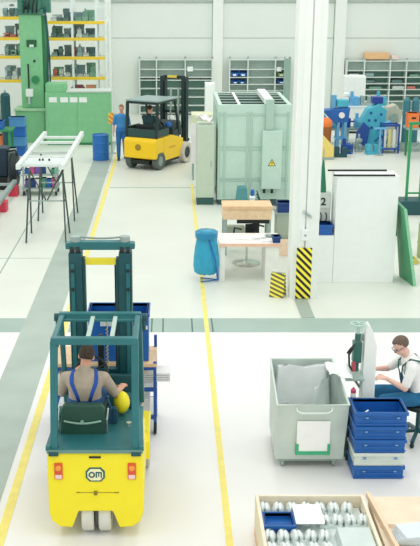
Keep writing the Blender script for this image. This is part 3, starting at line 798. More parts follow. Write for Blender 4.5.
b = MB(); b.prism([(1.38,1.18),(1.345,1.135),(1.37,1.135),(1.36,1.085),(1.395,1.145),(1.37,1.145)], -.236, -.2325, 'y'); b.build('lightning_mark', mat('tri_black', '#39341c', .5), e)
for x in (1.2, 1.4): MB().cyl((x,-.12,.34), (x,-.12,.46), .035).build('cable_gland', dark_m, e)
t = thing('pump_unit', 'small teal pump unit at the foot of the pale cabin machine', 'pump', (1.62, 24.55, 0))
MB().box(0, .4, 0, .4, 0, .12).build('base', grey_m, t); b = MB(); b.prism([(.02,.12),(.36,.12),(.3,.62),(.08,.62)], .05, .35, 'y'); b.build('housing', mat('pump_teal', '#4f8f93', .5), t, .03)
MB().cyl((.38,.2,.3), (.52,.2,.3), .1).build('motor', steel_m, t); MB().lathe([(0,0),(.05,0),(.05,.1),(.03,.14),(0,.14)], (.46,.2,.4)).build('valve', bluel_m, t)
b = MB()
for k in range(5):
    pts = [(.0+.0*k, 0, .18+.08*k)]
    for i in range(1, 9): pts.append((i*.12, -.04*k+.02*math.sin(i*1.3+k), .05+.14*abs(math.sin(i*.55+k*.7))+.03*k))
    b.tube(pts, .014, 6)
tag(b.build('hoses', mat('hose_dark', '#3b5553', .5), None, loc=(2.2, 24.95, -.03), smooth=True), 'tangle of dark hoses on the floor in front of the pale cabin machine', 'hose')

# ================================================================== work desk, chair, bag
desk_m = mat('desk_panel', '#f1f3ee', .5)
t = thing('work_desk', 'white work desk with peach edged top and panel legs beside the pillar', 'desk', (.94, 18.55, 0))
MB().box(0, 1.2, 0, .85, .7, .75).build('desk_top', mat('desk_top', '#f7ece4', .45), t, .006); MB().box(0, 1.2, -.012, 0, .69, .752).build('edge_strip', mat('edge_peach', '#f3c9ae', .5), t)
MB().box(.02, .12, .02, .82, 0, .7).build('leg_panel', desk_m, t, .005); MB().box(.9, 1.16, .02, .82, 0, .7).build('leg_panel', desk_m, t, .005)
for i, (x, y, rz, n) in enumerate(((.72, 18.8, .2, 'tilted sheets'), (1.45, 18.95, -.3, 'sheets'), (1.9, 18.78, .1, 'flat folder'))):
    b = MB()
    for k in range(3): b.box(-.15+.01*k, .15+.01*k, -.1, .1, .004*k, .004*k+.003)
    if i == 0: continue
    o = b.build('paper_stack', white_m, None, loc=(x, y, .752)); o.rotation_euler = (0,0,rz)
    tag(o, 'white paper %s lying on the desk %s' % (n, ['','near the middle','at the right end'][i]), 'paper')
open_crate('small_box', 'small dark blue box on the right end of the desk', 'box', (1.98, 18.6, .752), .14, .2, .12, mat('navy', '#16407e', .45))
t = thing('swivel_chair', 'dark swivel chair with round chrome base behind the work desk', 'chair', (1.57, 19.80, 0), .5)
MB().lathe([(0,0),(.29,0),(.29,.015),(.2,.035),(.05,.06),(0,.06)], n=32).build('base_plate', steel_m, t, smooth=False)
MB().cyl((0,0,.05), (0,0,.5), .03).build('column', steel_m, t); MB().box(-.22, .22, -.22, .22, .5, .57).build('seat', dark_m, t, .025)
b = MB(); b.sheet(lambda u, v: (-.17+.34*u, -.24+.05*(2*u-1)**2, .70+.2*v), 8, 4, .03); b.build('backrest', dark_m, t, smooth=True)
b = MB(); b.tube([(0,-.1,.52), (0,-.28,.56), (0,-.27,.75)], .02, 8); b.build('back_post', dark_m, t)
for q in (-1, 1):
    b = MB(); b.tube([(q*.22,.1,.54), (q*.27,.1,.6), (q*.27,.05,.78), (q*.27,-.2,.8)], .02, 8); b.build('armrest', dark_m, t)
t = thing('wooden_bench', 'pale wooden bench box behind the desk in front of the cabin machine', 'bench', (1.10, 20.4, -.0))
MB().box(0, 1.04, 0, .6, 1.0, 1.07).build('bench_top', wood_m, t, .006); MB().box(.01, 1.03, .02, .58, .78, 1.0).build('front_board', mat('wood_light', '#f3d4ae', .6, var=.08, scale=9), t)
for x in (.02, .94):
    for y in (.04, .5): MB().box(x, x+.08, y, y+.07, 0, .78).build('leg', grey_m, t)
MB().box(.1, .5, .3, .55, .2, .55).build('lower_box', mat('grey_green_box', '#a9b7a6', .5), t, .01)
MB().box(.3, .98, .015, .02, .7, .78).build('drawer_slot', dark_m, t)
t = thing('crate_tower', 'grey stand with dark blue box between the wooden bench and the pillar', 'stand', (2.25, 20.6, 0))
MB().box(0, .4, 0, .4, 0, .85).build('body', mat('grey_green_box', '#a9b7a6', .5), t, .01); MB().box(-.02, .42, -.02, .42, .85, .88).build('top', grey_m, t)
open_crate('small_box', 'dark blue box on the grey stand left of the pillar', 'box', (2.28, 20.65, .885), .34, .3, .2, mat('navy', '#16407e', .45))
tag(MB().box(0, .3, 0, .12, 0, .34).build('carton', peach_m, None, .008, loc=(2.28, 20.4, .0)), 'peach carton on the floor left of the pillar', 'box')
t = thing('waste_bag_stand', 'teal waste sack hanging on a blue tube stand at the desk', 'waste bag', (.70, 18.58, 0))
bagm = mat('bag_teal', '#2fa4c8', .35, var=.1, scale=9, bump=.3)
rings = []
for z, a, d in ((.14,.02,.02),(.15,.17,.13),(.2,.23,.17),(.32,.245,.18),(.5,.235,.17),(.68,.215,.16),(.82,.19,.15),(.9,.18,.14),(.95,.185,.145),(1.0,.19,.15)):
    rings.append([(a*math.cos(2*PI*k/40)*(1+.05*math.sin(k*2.1+z*2)), d*math.sin(2*PI*k/40)*(1+.06*math.sin(k*2.7+z)), z+.01*math.sin(k*1.7)) for k in range(40)])
b = MB(); b.loft(rings); b.build('sack', bagm, t, smooth=True)
b = MB(); b.lathe([(.18,.86),(.215,.87),(.22,.98),(.19,1.0),(.18,.86)], n=32); b.build('sack_collar', mat('bag_teal_dark', '#1d86b0', .35, var=.1), t)
b = MB()
b.tube([(.18,.0,.93), (.23,0,.5), (.235,0,.02), (-.1,-.14,.02), (-.1,.14,.02), (.235,.0,.02)], .012, 8); b.tube([(.05,-.16,.85), (.17,-.2,.45), (.22,-.1,.03)], .014, 8)
b.build('stand', bluel_m, t)
t = thing('folding_sign', 'yellow and black striped folding warning sign on the floor at the pillar foot', 'sign', (1.99, 17.62, 0), -.35)
sm = stripe_mat('sign_stripe', '#f4e65a', '#66663a', (.35,0,1), 13)
MB().bar((0,-.12,.0), (0,-.01,.44), .26, .02, (0,1,0)).build('board', sm, t); MB().bar((0,.12,.0), (0,.01,.44), .26, .02, (0,1,0)).build('board', sm, t)
b = MB(); b.cyl((-.13,0,.445), (.13,0,.445), .012); b.build('hinge', grey_m, t)

# ================================================================== white enclosure on the right
t = thing('white_enclosure', 'large plain white sheet metal enclosure right of the pillar', 'enclosure', (3.06, 18.45, 0))
MB().box(.07, 1.235, 0, .55, 0, 2.08).build('body', white_m, t, .006)
MB().box(.0, 1.15, -.01, .03, 2.081, 2.11).build('front_seal', dark_m, t); MB().box(-.03, 1.10, .5, .54, 2.081, 2.11).build('rear_seal', dark_m, t)
MB().box(-.33, .065, 0, .55, 0, .93).build('side_housing', white_m, t, .006)
open_crate('small_tray', 'blue tray on the low white housing beside the pillar', 'tray', (2.81, 18.5, .932), .28, .4, .2, mat('tray_blue', '#1a5fae', .45))
t = thing('clamp_unit', 'pale grey unit marked with a dark 2 above the blue tray', 'machine part', (2.95, 18.75, 1.15))
b = MB(); b.box(-.11, .13, 0, .2, 0, .55); b.box(-.09, .11, -.03, 0, .25, .5); b.build('body', mat('clamp_pale', '#cfd8d2', .5), t, .008)
for i in range(2): MB().tube([(-.06+.1*i,-.03,.02), (-.06+.1*i,-.1,.05), (-.06+.1*i,-.1,.14), (-.06+.1*i,-.0,.16)], .012, 8).build('lever', dark_m, t)
text_part('number_plate', '2', .2, dark_m, t, (-.02,-.034,.38), (PI/2,0,0))
t = thing('nozzle_cone', 'slim dark green cone standing on the pale grey unit', 'cone', (2.92, 18.85, 1.702))
MB().lathe([(0,0),(.075,0),(.07,.1),(.02,.6),(.012,.62),(.0,.62)]).build('cone', mat('cone_green', '#23795c', .5), t, smooth=False); MB().cyl((0,0,.62), (0,0,.82), .012).build('tip_rod', grey_m, t)
t = thing('leaning_board', 'green steel board leaning against the white enclosure', 'board', (4.655, 18.22, 0))
b = MB(); b.hexa([(-.03,0,0), (.03,0,.0), (-.08,.68,0), (-.14,.68,0), (-.30,0,1.5), (-.24,0,1.5), (-.26,.68,1.52), (-.32,.68,1.52)])
b.build('panel', mat('board_green', '#4b9a6e', .5, var=.06), t, .006)
b = MB(); b.hexa([(-.02,-.02,0), (.035,-.02,0), (.035,0,0), (-.02,0,0), (-.295,-.02,1.5), (-.24,-.02,1.5), (-.24,0,1.5), (-.295,0,1.5)]); b.build('edge_angle', mat('board_green_light', '#8fd0a6', .5), t)
t = thing('green_frame', 'dark green steel post frame at the right edge', 'frame', (5.9, 24.5, 0))
fg = mat('frame_green', '#2f9a62', .45)
for x in (0, .34, 2.0): MB().box(x-.03, x+.03, -.03, .03, .35, 2.2).build('post', fg, t)
MB().box(-.05, 2.05, -.035, .035, 2.2, 2.27).build('top_rail', fg, t); MB().box(-.2, 2.2, -.3, .3, 0, .35).build('base', mat('base_teal', '#1f5358', .5), t, .02)
b = MB(); b.bar((.03,0,.5), (.34,0,.5), .04, .04); b.build('cross_rail', fg, t)
t = thing('canister', 'dark teal canister on the floor behind the leaning green board', 'canister', (5.25, 22.3, 0))
MB().lathe([(0,0),(.2,0),(.2,.34),(.15,.4),(.05,.42),(0,.42)]).build('body', teald_m, t); MB().cyl((0,0,.42), (0,0,.48), .04).build('cap', black_m, t)
b = MB()
for k in range(4):
    b.tube([(.18*math.cos(a)*(1-.12*k), .2*math.sin(a)*(1-.12*k), .02+.025*k+.01*math.sin(3*a)) for a in [2*PI*i/22 for i in range(22)]], .012, 6, True)
tag(b.build('cable_coil', mat('cable_yellow', '#d9cf5a', .5), None, loc=(4.95, 19.9, 0), smooth=True), 'coil of yellow cable on the floor at the right edge', 'cable')
t = thing('drum', 'olive green drum cut by the right edge', 'drum', (5.48, 20.3, 0))
MB().lathe([(0,0),(.28,0),(.28,.3),(.295,.32),(.28,.34),(.28,.72),(.26,.75),(.25,.72),(0,.72)], n=28).build('body', mat('olive', '#9fae6a', .5), t); MB().cyl((.1,0,.72), (.1,0,.76), .04).build('bung', grey_m, t)

# ================================================================== machines in the right background
tq = mat('turquoise', '#4db8cf', .45, var=.08); db = mat('deep_blue', '#1c4fa0', .45, var=.08); lb = mat('light_blue', '#6db4e0', .45)
t = thing('turquoise_machine', 'turquoise and blue forming machine with perforated arm in the right background', 'machine', (6.4, 34.2, 0))
MB().box(-.05, 1.0, 0, .7, .0, .16).build('bed', grey_m, t, .02)
b = MB(); b.prism([(.25,.16),(.75,.16),(.98,.95),(1.0,1.35),(.7,1.55),(.35,1.4),(.1,.9)], .05, .55, 'y'); b.build('arm', tq, t, .03)
for i, (x, z) in enumerate(((.45,1.25),(.62,1.0),(.5,.75),(.8,1.2),(.72,.7),(.4,1.0))): MB().cyl((x,.02,z), (x,.06,z), .045).build('bolt_hole', db, t)
b = MB(); b.prism([(-.05,.16),(.35,.16),(.42,.75),(.2,.95),(-.02,.6)], -.08, .04, 'y'); b.build('guard', db, t, .02)
MB().box(.5, .86, .1, .5, 1.56, 1.78).build('control_box', mat('navy2', '#1a3f96', .4), t, .015)
b = MB(); b.cyl((.9,-.05,.85), (1.12,-.05,.95), .09); b.cyl((.85,-.05,.5), (1.05,-.05,.55), .07); b.build('cylinder', lb, t)
b = MB(); b.tube([(.6,-.1,.3), (.8,-.15,.5), (1.0,-.1,.2), (1.1,0,.5)], .03, 8); b.build('hose', db, t)
t = thing('blue_press', 'blue press with wide hopper and light blue legs left of the turquoise machine', 'machine', (5.72, 34.1, 0))
for x in (-.02, .22):
    MB().box(x, x+.08, 0, .08, 0, .95).build('leg', lb, t); MB().box(x, x+.08, .4, .48, 0, .95).build('leg', lb, t)
b = MB(); b.prism([(-.55,1.35),(.4,1.45),(.35,.95),(-.1,.9)], 0, .5, 'y'); b.build('hopper', bluel_m, t, .03)
MB().box(-.05, .35, .05, .45, 1.45, 1.7).build('head', tq, t, .04); MB().cyl((-.15,.2,1.42), (-.15,.2,1.85), .1).build('motor', lb, t)
MB().box(-.05, .36, -.03, .5, .35, .42).build('shelf', lb, t); b = MB(); b.cyl((.1,-.04,1.2), (.1,-.12,1.2), .1); b.build('dial', white_m, t)
b = MB(); b.cyl((-.5,.1,1.2), (-.75,.0,1.28), .06); b.build('chute', db, t)
t = thing('orange_cart', 'orange domed cart left of the blue press legs', 'cart', (5.2, 33.5, 0))
MB().sph((0,0,.98), (.24,.24,.22), 16).build('dome', orange_m, t, smooth=True); MB().lathe([(0,.35),(.2,.35),(.22,.9),(0,.95)]).build('body', mat('brown_orange', '#a0632f', .5), t)
b = MB()
for a in range(3): b.bar((.05*math.cos(a*2.1), .05*math.sin(a*2.1), .36), (.25*math.cos(a*2.1), .25*math.sin(a*2.1), 0), .04, .04)
b.build('tripod', dark_m, t)
t = thing('yellow_cover', 'pale yellow covered crate behind the white enclosure', 'crate', (4.55, 32.2, 0))
b = MB(); b.prism([(0,.0),(.75,.0),(.75,.42),(.35,.85),(0,.9)], 0, .8, 'y'); b.build('cover', mat('cover_yellow', '#f0d578', .6), t, .03); MB().box(-.02, .77, -.02, .82, .0, .08).build('skirt', grey_m, t)
t = thing('yellow_post', 'yellow guard post with teal motor on top behind the pillar', 'post', (4.75, 33.6, 0))
MB().box(-.12, .14, -.12, .12, 0, 2.3).build('post', mat('post_yellow', '#efd06a', .5), t, .01); b = MB(); b.cyl((0,0,2.31), (0,0,2.85), .13); b.cyl((0,0,2.85), (0,0,2.95), .08); b.build('motor', mat('motor_teal2', '#2f7d86', .45), t)
b = MB(); b.tube([(.2,0,0), (.2,0,2.3), (.28,0,2.6), (.3,0,3.0)], .02, 6); b.build('conduit', dark_m, t)
t = thing('white_cabinet', 'white double cabinet in front of the right back shelf', 'cabinet', (6.55, 38, 0))
MB().box(0, .8, 0, .6, .08, 2.15).build('body', white_m, t, .02)
for x in (.02, .41): MB().box(x, x+.37, -.015, 0, .12, 2.1).build('door', white_m, t)
MB().box(.02, .78, .02, .58, 0, .08).build('plinth', dark_m, t); MB().box(.36, .44, -.03, -.015, 1.2, 1.3).build('latch', dark_m, t)
t = thing('long_bench', 'long white bench behind the turquoise machine', 'bench', (6.2, 36, 0))
MB().box(0, 1.5, 0, .7, 1.18, 1.26).build('bench_top', white_m, t, .01)
for x in (.05, 1.37):
    for y in (.05, .57): MB().box(x, x+.08, y, y+.08, 0, 1.18).build('leg', grey_m, t)
MB().box(.1, 1.4, .3, .34, .4, .46).build('stretcher', grey_m, t)
t = thing('beige_machine', 'beige cast machine between the turquoise machine and the orange box', 'machine', (7.85, 35.4, 0))
b = MB(); b.prism([(-.3,0),(.3,0),(.25,.6),(.35,1.1),(.1,1.4),(-.2,1.3),(-.28,.6)], 0, .5, 'y'); b.build('casting', mat('beige', '#c8c9b4', .5), t, .04); MB().cyl((.05,-.08,.95), (.05,0,.95), .15).build('chuck', grey_m, t)
t = thing('blue_stillage', 'blue mesh stillage with pale parts standing right of the turquoise machine', 'stillage', (7.12, 33.4, 0))
for x in (0, .52):
    for y in (0, .5): MB().box(x, x+.05, y, y+.05, 0, .98).build('post', db, t)
for z in (.12, .9):
    b = MB(); b.box(.05, .52, 0, .04, z, z+.06); b.box(.05, .52, .51, .55, z, z+.06); b.box(0, .04, .05, .5, z, z+.06); b.box(.53, .57, .05, .5, z, z+.06); b.build('rail', db, t)
MB().box(.04, .53, .04, .51, .14, .17).build('floor_plate', grey_m, t)
for i, (x, m, n) in enumerate(((.12, white_m, 'white'), (.28, mat('pale_yellow', '#f2e7a2', .5), 'pale yellow'), (.44, white_m, 'white'))):
    b = MB(); b.lathe([(0,0),(.06,0),(.06,.5),(.045,.6),(0,.6)], n=12); tag(b.build('tube_part', m, None, loc=(7.12+x, 33.65, .172)), '%s tube standing in the blue stillage, %s' % (n, ['left','middle','right'][i]), 'tube', 'tubes in the blue stillage')
t = thing('truss_table', 'grey steel truss table carrying the orange box at the right edge', 'table', (7.5+.3, 32.4, 0))
MB().box(-.1, 2.2, 0, .7, .93, 1.0).build('table_top', grey_m, t)
for x in (0, .9, 2.0):
    for y in (.03, .6): MB().box(x, x+.06, y, y+.06, 0, .93).build('leg', greend_m if x == 0 else grey_m, t)
b = MB()
for x0, x1, f in ((.03,.93,0),(.93,2.03,1)): b.bar((x0,.05,.2), (x1,.05,.9), .035, .035)
b.bar((0,.05,.35), (2.05,.05,.35), .04, .04); b.build('truss', grey_m, t)
t = open_crate('orange_box', 'orange box with dark handle slot standing on the grey truss table', 'box', (7.52, 32.45, 1.002) if False else (7.72, 32.45, 1.002), .33, .4, .46, orange_m)
MB().box(.1, .24, -.01, .0, .28, .34).build('handle_slot', dark_m, t)
for i, (x, m, n, h) in enumerate(((8.2, teald_m, 'dark teal', .5), (8.42, white_m, 'white', .34), (8.62, mat('teal_bottle', '#4b9b9b', .4), 'light teal', .44))):
    b = MB(); b.lathe([(0,0),(.08,0),(.08,h*.7),(.035,h*.85),(.035,h),(0,h)], n=14)
    tag(b.build('bottle', m, None, loc=(x, 32.7, 1.002)), '%s bottle standing on the truss table right of the orange box' % n, 'bottle', 'bottles on the truss table')
t = thing('tank_unit', 'dark teal twin tank unit behind the orange box', 'machine', (8.0, 34.0, 0))
for x in (0, .3): MB().lathe([(0,.3),(.12,.3),(.12,1.7),(.06,1.8),(0,1.8)], (x,0,0)).build('tank', mat('tank_teal', '#3d7f8e', .4), t)
MB().box(-.2, .5, -.2, .2, 0, .3).build('base', grey_m, t)

# smaller things among the machines on the right
rr = random.Random(21)
def valve(b):
    b.lathe([(0,0),(.14,0),(.14,.05),(.07,.09),(.07,.3),(.12,.34),(.12,.42),(.04,.46),(.04,.6),(0,.6)], n=14); b.cyl((0,-.2,.22), (0,.2,.22), .06)
def vice(b):
    b.box(-.2,.2,-.12,.12,0,.1); b.box(-.2,-.05,-.1,.1,.1,.34); b.box(.08,.2,-.1,.1,.1,.32); b.cyl((.2,0,.2), (.36,0,.2), .03); b.bar((.36,-.1,.2), (.36,.1,.2), .03, .03)
def gear(b):
    b.box(-.18,.18,-.15,.15,0,.3); b.cyl((0,-.2,.2), (0,.2,.2), .13); b.cyl((-.1,0,.3), (-.1,0,.5), .06)
KI = [('valve', valve), ('vice', vice), ('gearbox', gear)]
# low grey platform they stand on
t = thing('machine_platform', 'low dark grey platform strewn with blue machine parts behind the white enclosure', 'platform', (5.2, 35.3, 0))
MB().box(0, 2.2, 0, .55, .5, .58).build('top', mat('platform_grey', '#8fa39d', .5), t, .01)
for x in (.05, 1.05, 2.07):
    for y in (.04, .44): MB().box(x, x+.08, y, y+.07, 0, .5).build('leg', grey_m, t)
pcs = [(5.4,35.55,'light blue',lb,0),(5.8,35.5,'turquoise',tq,2),(6.2,35.58,'deep blue',db,1),(6.72,35.55,'light blue',lb,2),(7.15,35.55,'pale steel',steel_m,0)]
for x, y, n, m, k in pcs:
    b = MB(); KI[k][1](b); tag(b.build(KI[k][0], m, None, .006, loc=(x, y, .582), seg=1), '%s %s standing on the low platform behind the blue machines' % (n, KI[k][0]), 'machine part')
for x, y, n, m, k, w in ((5.95,33.45,'deep blue',db,2,'in front of the blue press legs'),(6.75,33.3,'turquoise',tq,1,'in front of the turquoise machine'),(6.4,33.8,'grey',grey_m,0,'left of the turquoise machine'),(5.62,32.75,'dark teal',teald_m,1,'left of the blue press')):
    b = MB(); KI[k][1](b); o = b.build(KI[k][0], m, None, .006, loc=(x, y, .0), seg=1); o.rotation_euler = (0,0,rr.uniform(-.6,.6)); tag(o, '%s %s on the floor %s' % (n, KI[k][0], w), 'machine part')
for i, (x, m, n) in enumerate(((6.35,white_m,'white'),(6.65,lb,'light blue'),(7.05,grey_m,'grey'),(7.6,tq,'turquoise'))):
    b = MB(); KI[[0,2,1,2][i]][1](b); tag(b.build(KI[[0,2,1,2][i]][0], m, None, .006, loc=(x, 36.35, 1.262), seg=1), '%s %s standing on the long white bench' % (n, KI[[0,2,1,2][i]][0]), 'machine part')
t = thing('fixture_stand', 'slim grey stand with light blue cross arm left of the blue stillage', 'stand', (6.95, 33.0, 0))
MB().lathe([(0,0),(.14,0),(.12,.04),(0,.04)]).build('base', grey_m, t); MB().cyl((0,0,.04), (0,0,.9), .03).build('post', lb, t); MB().bar((-.22,0,.9), (.22,0,.9), .06, .06).build('cross_arm', lb, t)
for i, (x, y, z, n, m) in enumerate(((1.72,18.95,.752,'white',white_m),(1.98,19.1,.752,'grey',grey_m))):
    b = MB()
    for k in range(4): b.box(-.13+.012*k, .13, -.09, .09-.01*k, .012*k, .012*k+.009)
    o = b.build('document_pile', m, None, loc=(x, y, z)); o.rotation_euler = (0,0,.4-.7*i); tag(o, '%s pile of documents at the back of the desk' % n, 'paper')
# ================================================================== front forklift
T1 = thing('forklift', 'yellow three-wheel forklift with teal guard seen from behind in the foreground', 'forklift', (-.765, 9.25, 0))
rear = [(-.49,.985),(-.49,.30),(-.46,.2),(-.38,.135),(-.25,.125),(-.18,.315),(.17,.315),(.24,.125),(.38,.135),(.46,.2),(.49,.30),(.49,.985)]
MB().prism(rear, 0, .42, 'y').build('counterweight', yel_m, T1, .022)
b = MB(); b.box(-.49, .49, .425, .95, .3, .95); b.box(-.49, .49, .95, 1.3, .3, .6); b.build('side_panel', yel_m, T1, .02)
for q in (-1, 1):
    b = MB(); b.prism([(1.2,.3),(1.2,.52),(1.3,.62),(1.85,.62),(2.0,.52),(2.0,.44),(1.9,.52),(1.36,.52),(1.27,.3)], .36*q, .53*q, 'x'); b.build('front_fender', yel_m, T1, .012)
MB().box(-.3, .3, .3, 1.6, .16, .3).build('chassis', dark_m, T1)
for x in (-.095, .085):
    wheel_mesh((x, .21, .2), .2, .13, mat('tyre_white', '#dcdcd2', .7, var=.06), grey_m, T1, 'rear_wheel')
for x in (-.45, .45): wheel_mesh((x, 1.66, .225), .225, .15, tyre_p, grey_m, T1, 'front_wheel')
# lamps, badge, slot
lr = mat('lamp_red', '#e2552f', .3); lo = mat('lamp_amber', '#f7a23c', .3); lw = mat('lamp_clear', '#f3d3d3', .3)
for q in (-1, 1):
    L = MB().box(q*.375-.042, q*.375+.042, -.018, 0, .69, .87).build('tail_light', lr, T1, .006)
    MB().cyl((q*.375,-.026,.82), (q*.375,-.018,.82), .03, n=18).build('amber_lens', lo, L); MB().box(q*.375-.034, q*.375+.034, -.025, -.018, .7, .745).build('clear_lens', lw, L, .003)
badge_d = mat('badge_teal', '#1d5c60', .4); badge_w = mat('badge_white', '#f6f4c4', .4)
def oct_(r, k=.68): return [(r*a, .8*r*c_) for a, c_ in ((-1,-.45),(-.6,-1),(.6,-1),(1,-.45),(1,.45),(.6,1),(-.6,1),(-1,.45))]
E1 = MB().prism([(x+.0, z+.765) for x, z in oct_(.098)], -.006, 0, 'y').xf(Matrix.Translation((0,0,-.025))).build('emblem', badge_d, T1)
MB().prism([(x, z+.765) for x, z in oct_(.08)], -.009, -.0062, 'y').xf(Matrix.Translation((0,0,-.025))).build('emblem_field', badge_w, E1)
b = MB()
def stroke(pts, w=.011):
    for p, q in zip(pts, pts[1:]): b.bar((p[0], -.0105, p[1]), (q[0], -.0105, q[1]), .0022, w, (0,0,1) if abs(p[0]-q[0]) > abs(p[1]-q[1]) else (1,0,0))
b.lathe([(.019,-.012),(.034,-.012),(.034,-.0095),(.019,-.0095),(.019,-.012)], (-.036,0,.74), 'y', 24)
b.box(.004, .018, -.012, -.0095, .707, .7725); b.box(.0305, .0415, -.012, -.0095, .72, .7595); b.box(.054, .068, -.012, -.0095, .707, .7725)
b.box(.018, .054, -.012, -.0095, .7595, .7725)
b.build('emblem_lettering', badge_d, E1)
MB().box(-.06, .06, -.012, .002, .925, .945).build('hitch_slot', dark_m, T1, .004)
b = MB()
b.box(-.2, -.16, -.006, 0, .532, .54); b.box(.19, .24, -.006, 0, .53, .538); b.box(-.16, .19, -.004, 0, .533, .537)
b.cyl((0,-.03,.535), (0,0,.535), .02)
b.build('tow_pin', mat('pin_dark', '#8a7a1e', .5), T1)
# deck
MB().prism([(-.01,.99),(-.01,1.03),(.45,1.05),(1.02,1.05),(1.02,.97),(.45,.96)], -.47, .47, 'x').build('deck', mat('deck_teal', '#26686c', .45, var=.08), T1, .008)
b = MB(); b.box(-.49, .49, -.022, .03, .985, 1.02); b.build('deck_edge', mat('deck_edge', '#6b8f86', .45), T1, .004)
for q in (-1, 1): MB().bar((q*.475, -.01, 1.03), (q*.44, .85, 1.07), .05, .05).build('deck_side_rail', teal_m, T1, .006)
MB().box(-.45, .45, 1.03, 1.6, .605, .65).build('foot_plate', dark_m, T1)
MB().prism([(1.36,.5),(1.62,.5),(1.66,1.18),(1.52,1.22)], -.4, .42, 'x').build('front_cowl', teald_m, T1, .02)
# guard
b = MB()
for q in (-1, 1):
    b.bar((q*.415, .04, .99), (q*.41, .26, 2.1), .075, .075); b.bar((q*.41, .23, 2.1), (q*.41, 1.12, 2.07), .06, .06)
    b.bar((q*.43, 1.12, 2.07), (q*.44, 1.5, .9), .055, .07)
b.bar((-.44, .25, 2.105), (.44, .25, 2.105), .08, .075); b.bar((-.45, 1.12, 2.08), (.45, 1.12, 2.08), .08, .07); b.bar((-.43, .98, 2.07), (.43, .98, 2.07), .03, .03)
b.build('overhead_guard', teal_m, T1, .012)
for x in (-.075, .17): MB().bar((x, .27, 2.09), (x, 1.1, 2.07), .045, .03).build('roof_bar', mat('bar_pale', '#b9cfc4', .5), T1, .004)
for q in (-1, 1):
    b = MB(); b.cyl((q*.42,1.2,2.03), (q*.51,1.2,2.03), .045, n=14); b.cyl((q*.47,1.2,2.0), (q*.47,1.22,1.88), .03, n=10); b.build('corner_lamp', teald_m, T1)
for q in (-1, 1): MB().box(q*.42-.05, q*.42+.05, -.03, .05, .955, 1.0).build('post_foot', teald_m, T1, .006)
# seat
sg = mat('seat_green', '#1f4d3f', .5, var=.1)
b = MB(); b.sheet(lambda u, v: (-.375+.45*u, .37+.05*(2*u-1)**2-.02*math.sin(PI*v)+.0, 1.0+.34*v), 12, 8, .0)
b = MB(); b.prism([(-.385,.90),(-.37,1.30),(-.335,1.345),(.05,1.345),(.085,1.30),(.10,.90),(.07,.88),(-.355,.88)], .40, .50, 'y'); Sb = b.xf(Matrix.Translation((0,-.09,.02))).build('seat_back', sg, T1, .03, seg=3)
b = MB(); b.tube([(-.34+.39*i/10, .385-.0, 1.18-.03*math.sin(PI*i/10)) for i in range(11)], .011, 6); b.cyl((-.15,.37,1.165), (-.15,.40,1.165), .02); b.xf(Matrix.Translation((0,-.09,.02))).build('seat_piping', mat('piping_pale', '#8fb8a2', .4), Sb)
MB().box(-.37, .08, .425, .95, 1.055, 1.17).build('seat_cushion', sg, T1, .035)
for q in (-.4, .105):
    b = MB(); b.tube([(q,.35,1.05), (q,.33,1.2), (q+.01,.4,1.3)], .012, 6); b.build('seat_hinge', steel_m, T1)
# right console
b = MB(); b.prism([(.94,1.05),(1.2,1.05),(1.2,1.14),(1.0,1.16),(.95,1.12)], .14, .36, 'x'); b.build('console', teald_m, T1, .02)
b = MB(); b.sph((.24,.80,1.19), (.088,.10,.125), 16); b.build('console_cover', yel_m, T1, smooth=True, label='rounded yellow cover beside the seat')
b = MB(); b.tube([(.14,.62,1.06), (.13,.6,1.2), (.10,.58,1.34)], .012, 8); b.sph((.10,.58,1.35), .022, 10); b.build('lever', mat('lever_blue', '#1f4f78', .4), T1, smooth=True)
b = MB(); b.tube([(.17,.56,1.06), (.16,.54,1.25)], .01, 8); b.box(.12, .2, .55, .62, 1.06, 1.22); b.build('lever_box', mat('lever_navy', '#20506a', .45), T1)
b = MB(); b.cyl((.33,.5,1.05), (.33,.5,1.09), .03); b.build('filler_cap', steel_m, T1)
# steering
b = MB(); b.cyl((-.12,1.5,1.1), (-.12,1.27,1.36), .03); b.build('steering_column', dark_m, T1)
b = MB(); b.tube([(-.12+.18*math.cos(t), 1.25+.12*math.sin(t), 1.37+.13*math.sin(t)) for t in [2*PI*i/22 for i in range(22)]], .016, 8, True)
for a in (.5, 2.6, 4.7): b.cyl((-.12,1.25,1.37), (-.12+.17*math.cos(a), 1.25+.115*math.sin(a), 1.37+.125*math.sin(a)), .01, n=8)
b.build('steering_wheel', black_m, T1)
# mast
mc = -.03
for q in (-1, 1):
    b = MB(); x = mc+q*.285
    b.prism([(x-.08,1.70),(x+.08,1.70),(x+.08,1.73),(x-q*.02,1.73),(x-q*.02,1.87),(x+.08,1.87),(x+.08,1.9),(x-.08,1.9)] if False else
            [(x-.075,1.70),(x+.075,1.70),(x+.075,1.90),(x-.075,1.90)], .1, 2.62, 'z')
    b.box(x-.09*q-.02, x-.09*q+.02, 1.74, 1.86, .2, 2.55)
    U = b.build('mast_upright', teald_m, T1, .008)
    b = MB(); b.box(x+q*.03-.02, x+q*.03+.02, 1.685, 1.698, .3, 2.5); b.build('rail_face', teal_m, U)
    for z in (2.2, 2.42): MB().cyl((x+q*.03,1.67,z), (x+q*.03,1.685,z), .02, n=10).build('bolt', black_m, U)
    for xx in (-.04, .03): MB().lathe([(.02,-.02),(.065,-.02),(.065,.02),(.02,.02),(.02,-.02)], (x+xx,1.78,2.64), 'x', 18).build('chain_pulley', black_m, U)
b = MB(); b.prism([(mc-.395,2.66),(mc-.395,2.73),(mc-.2,2.745),(mc+.2,2.745),(mc+.395,2.73),(mc+.395,2.66),(mc+.2,2.65),(mc-.2,2.65)], 1.74, 1.86, 'y'); b.build('mast_top_rail', teal_m, T1, .012)
b = MB(); b.tube([(mc-.28+.56*i/12, 1.92, 2.765-.02*math.sin(PI*i/12)) for i in range(13)], .012, 6)
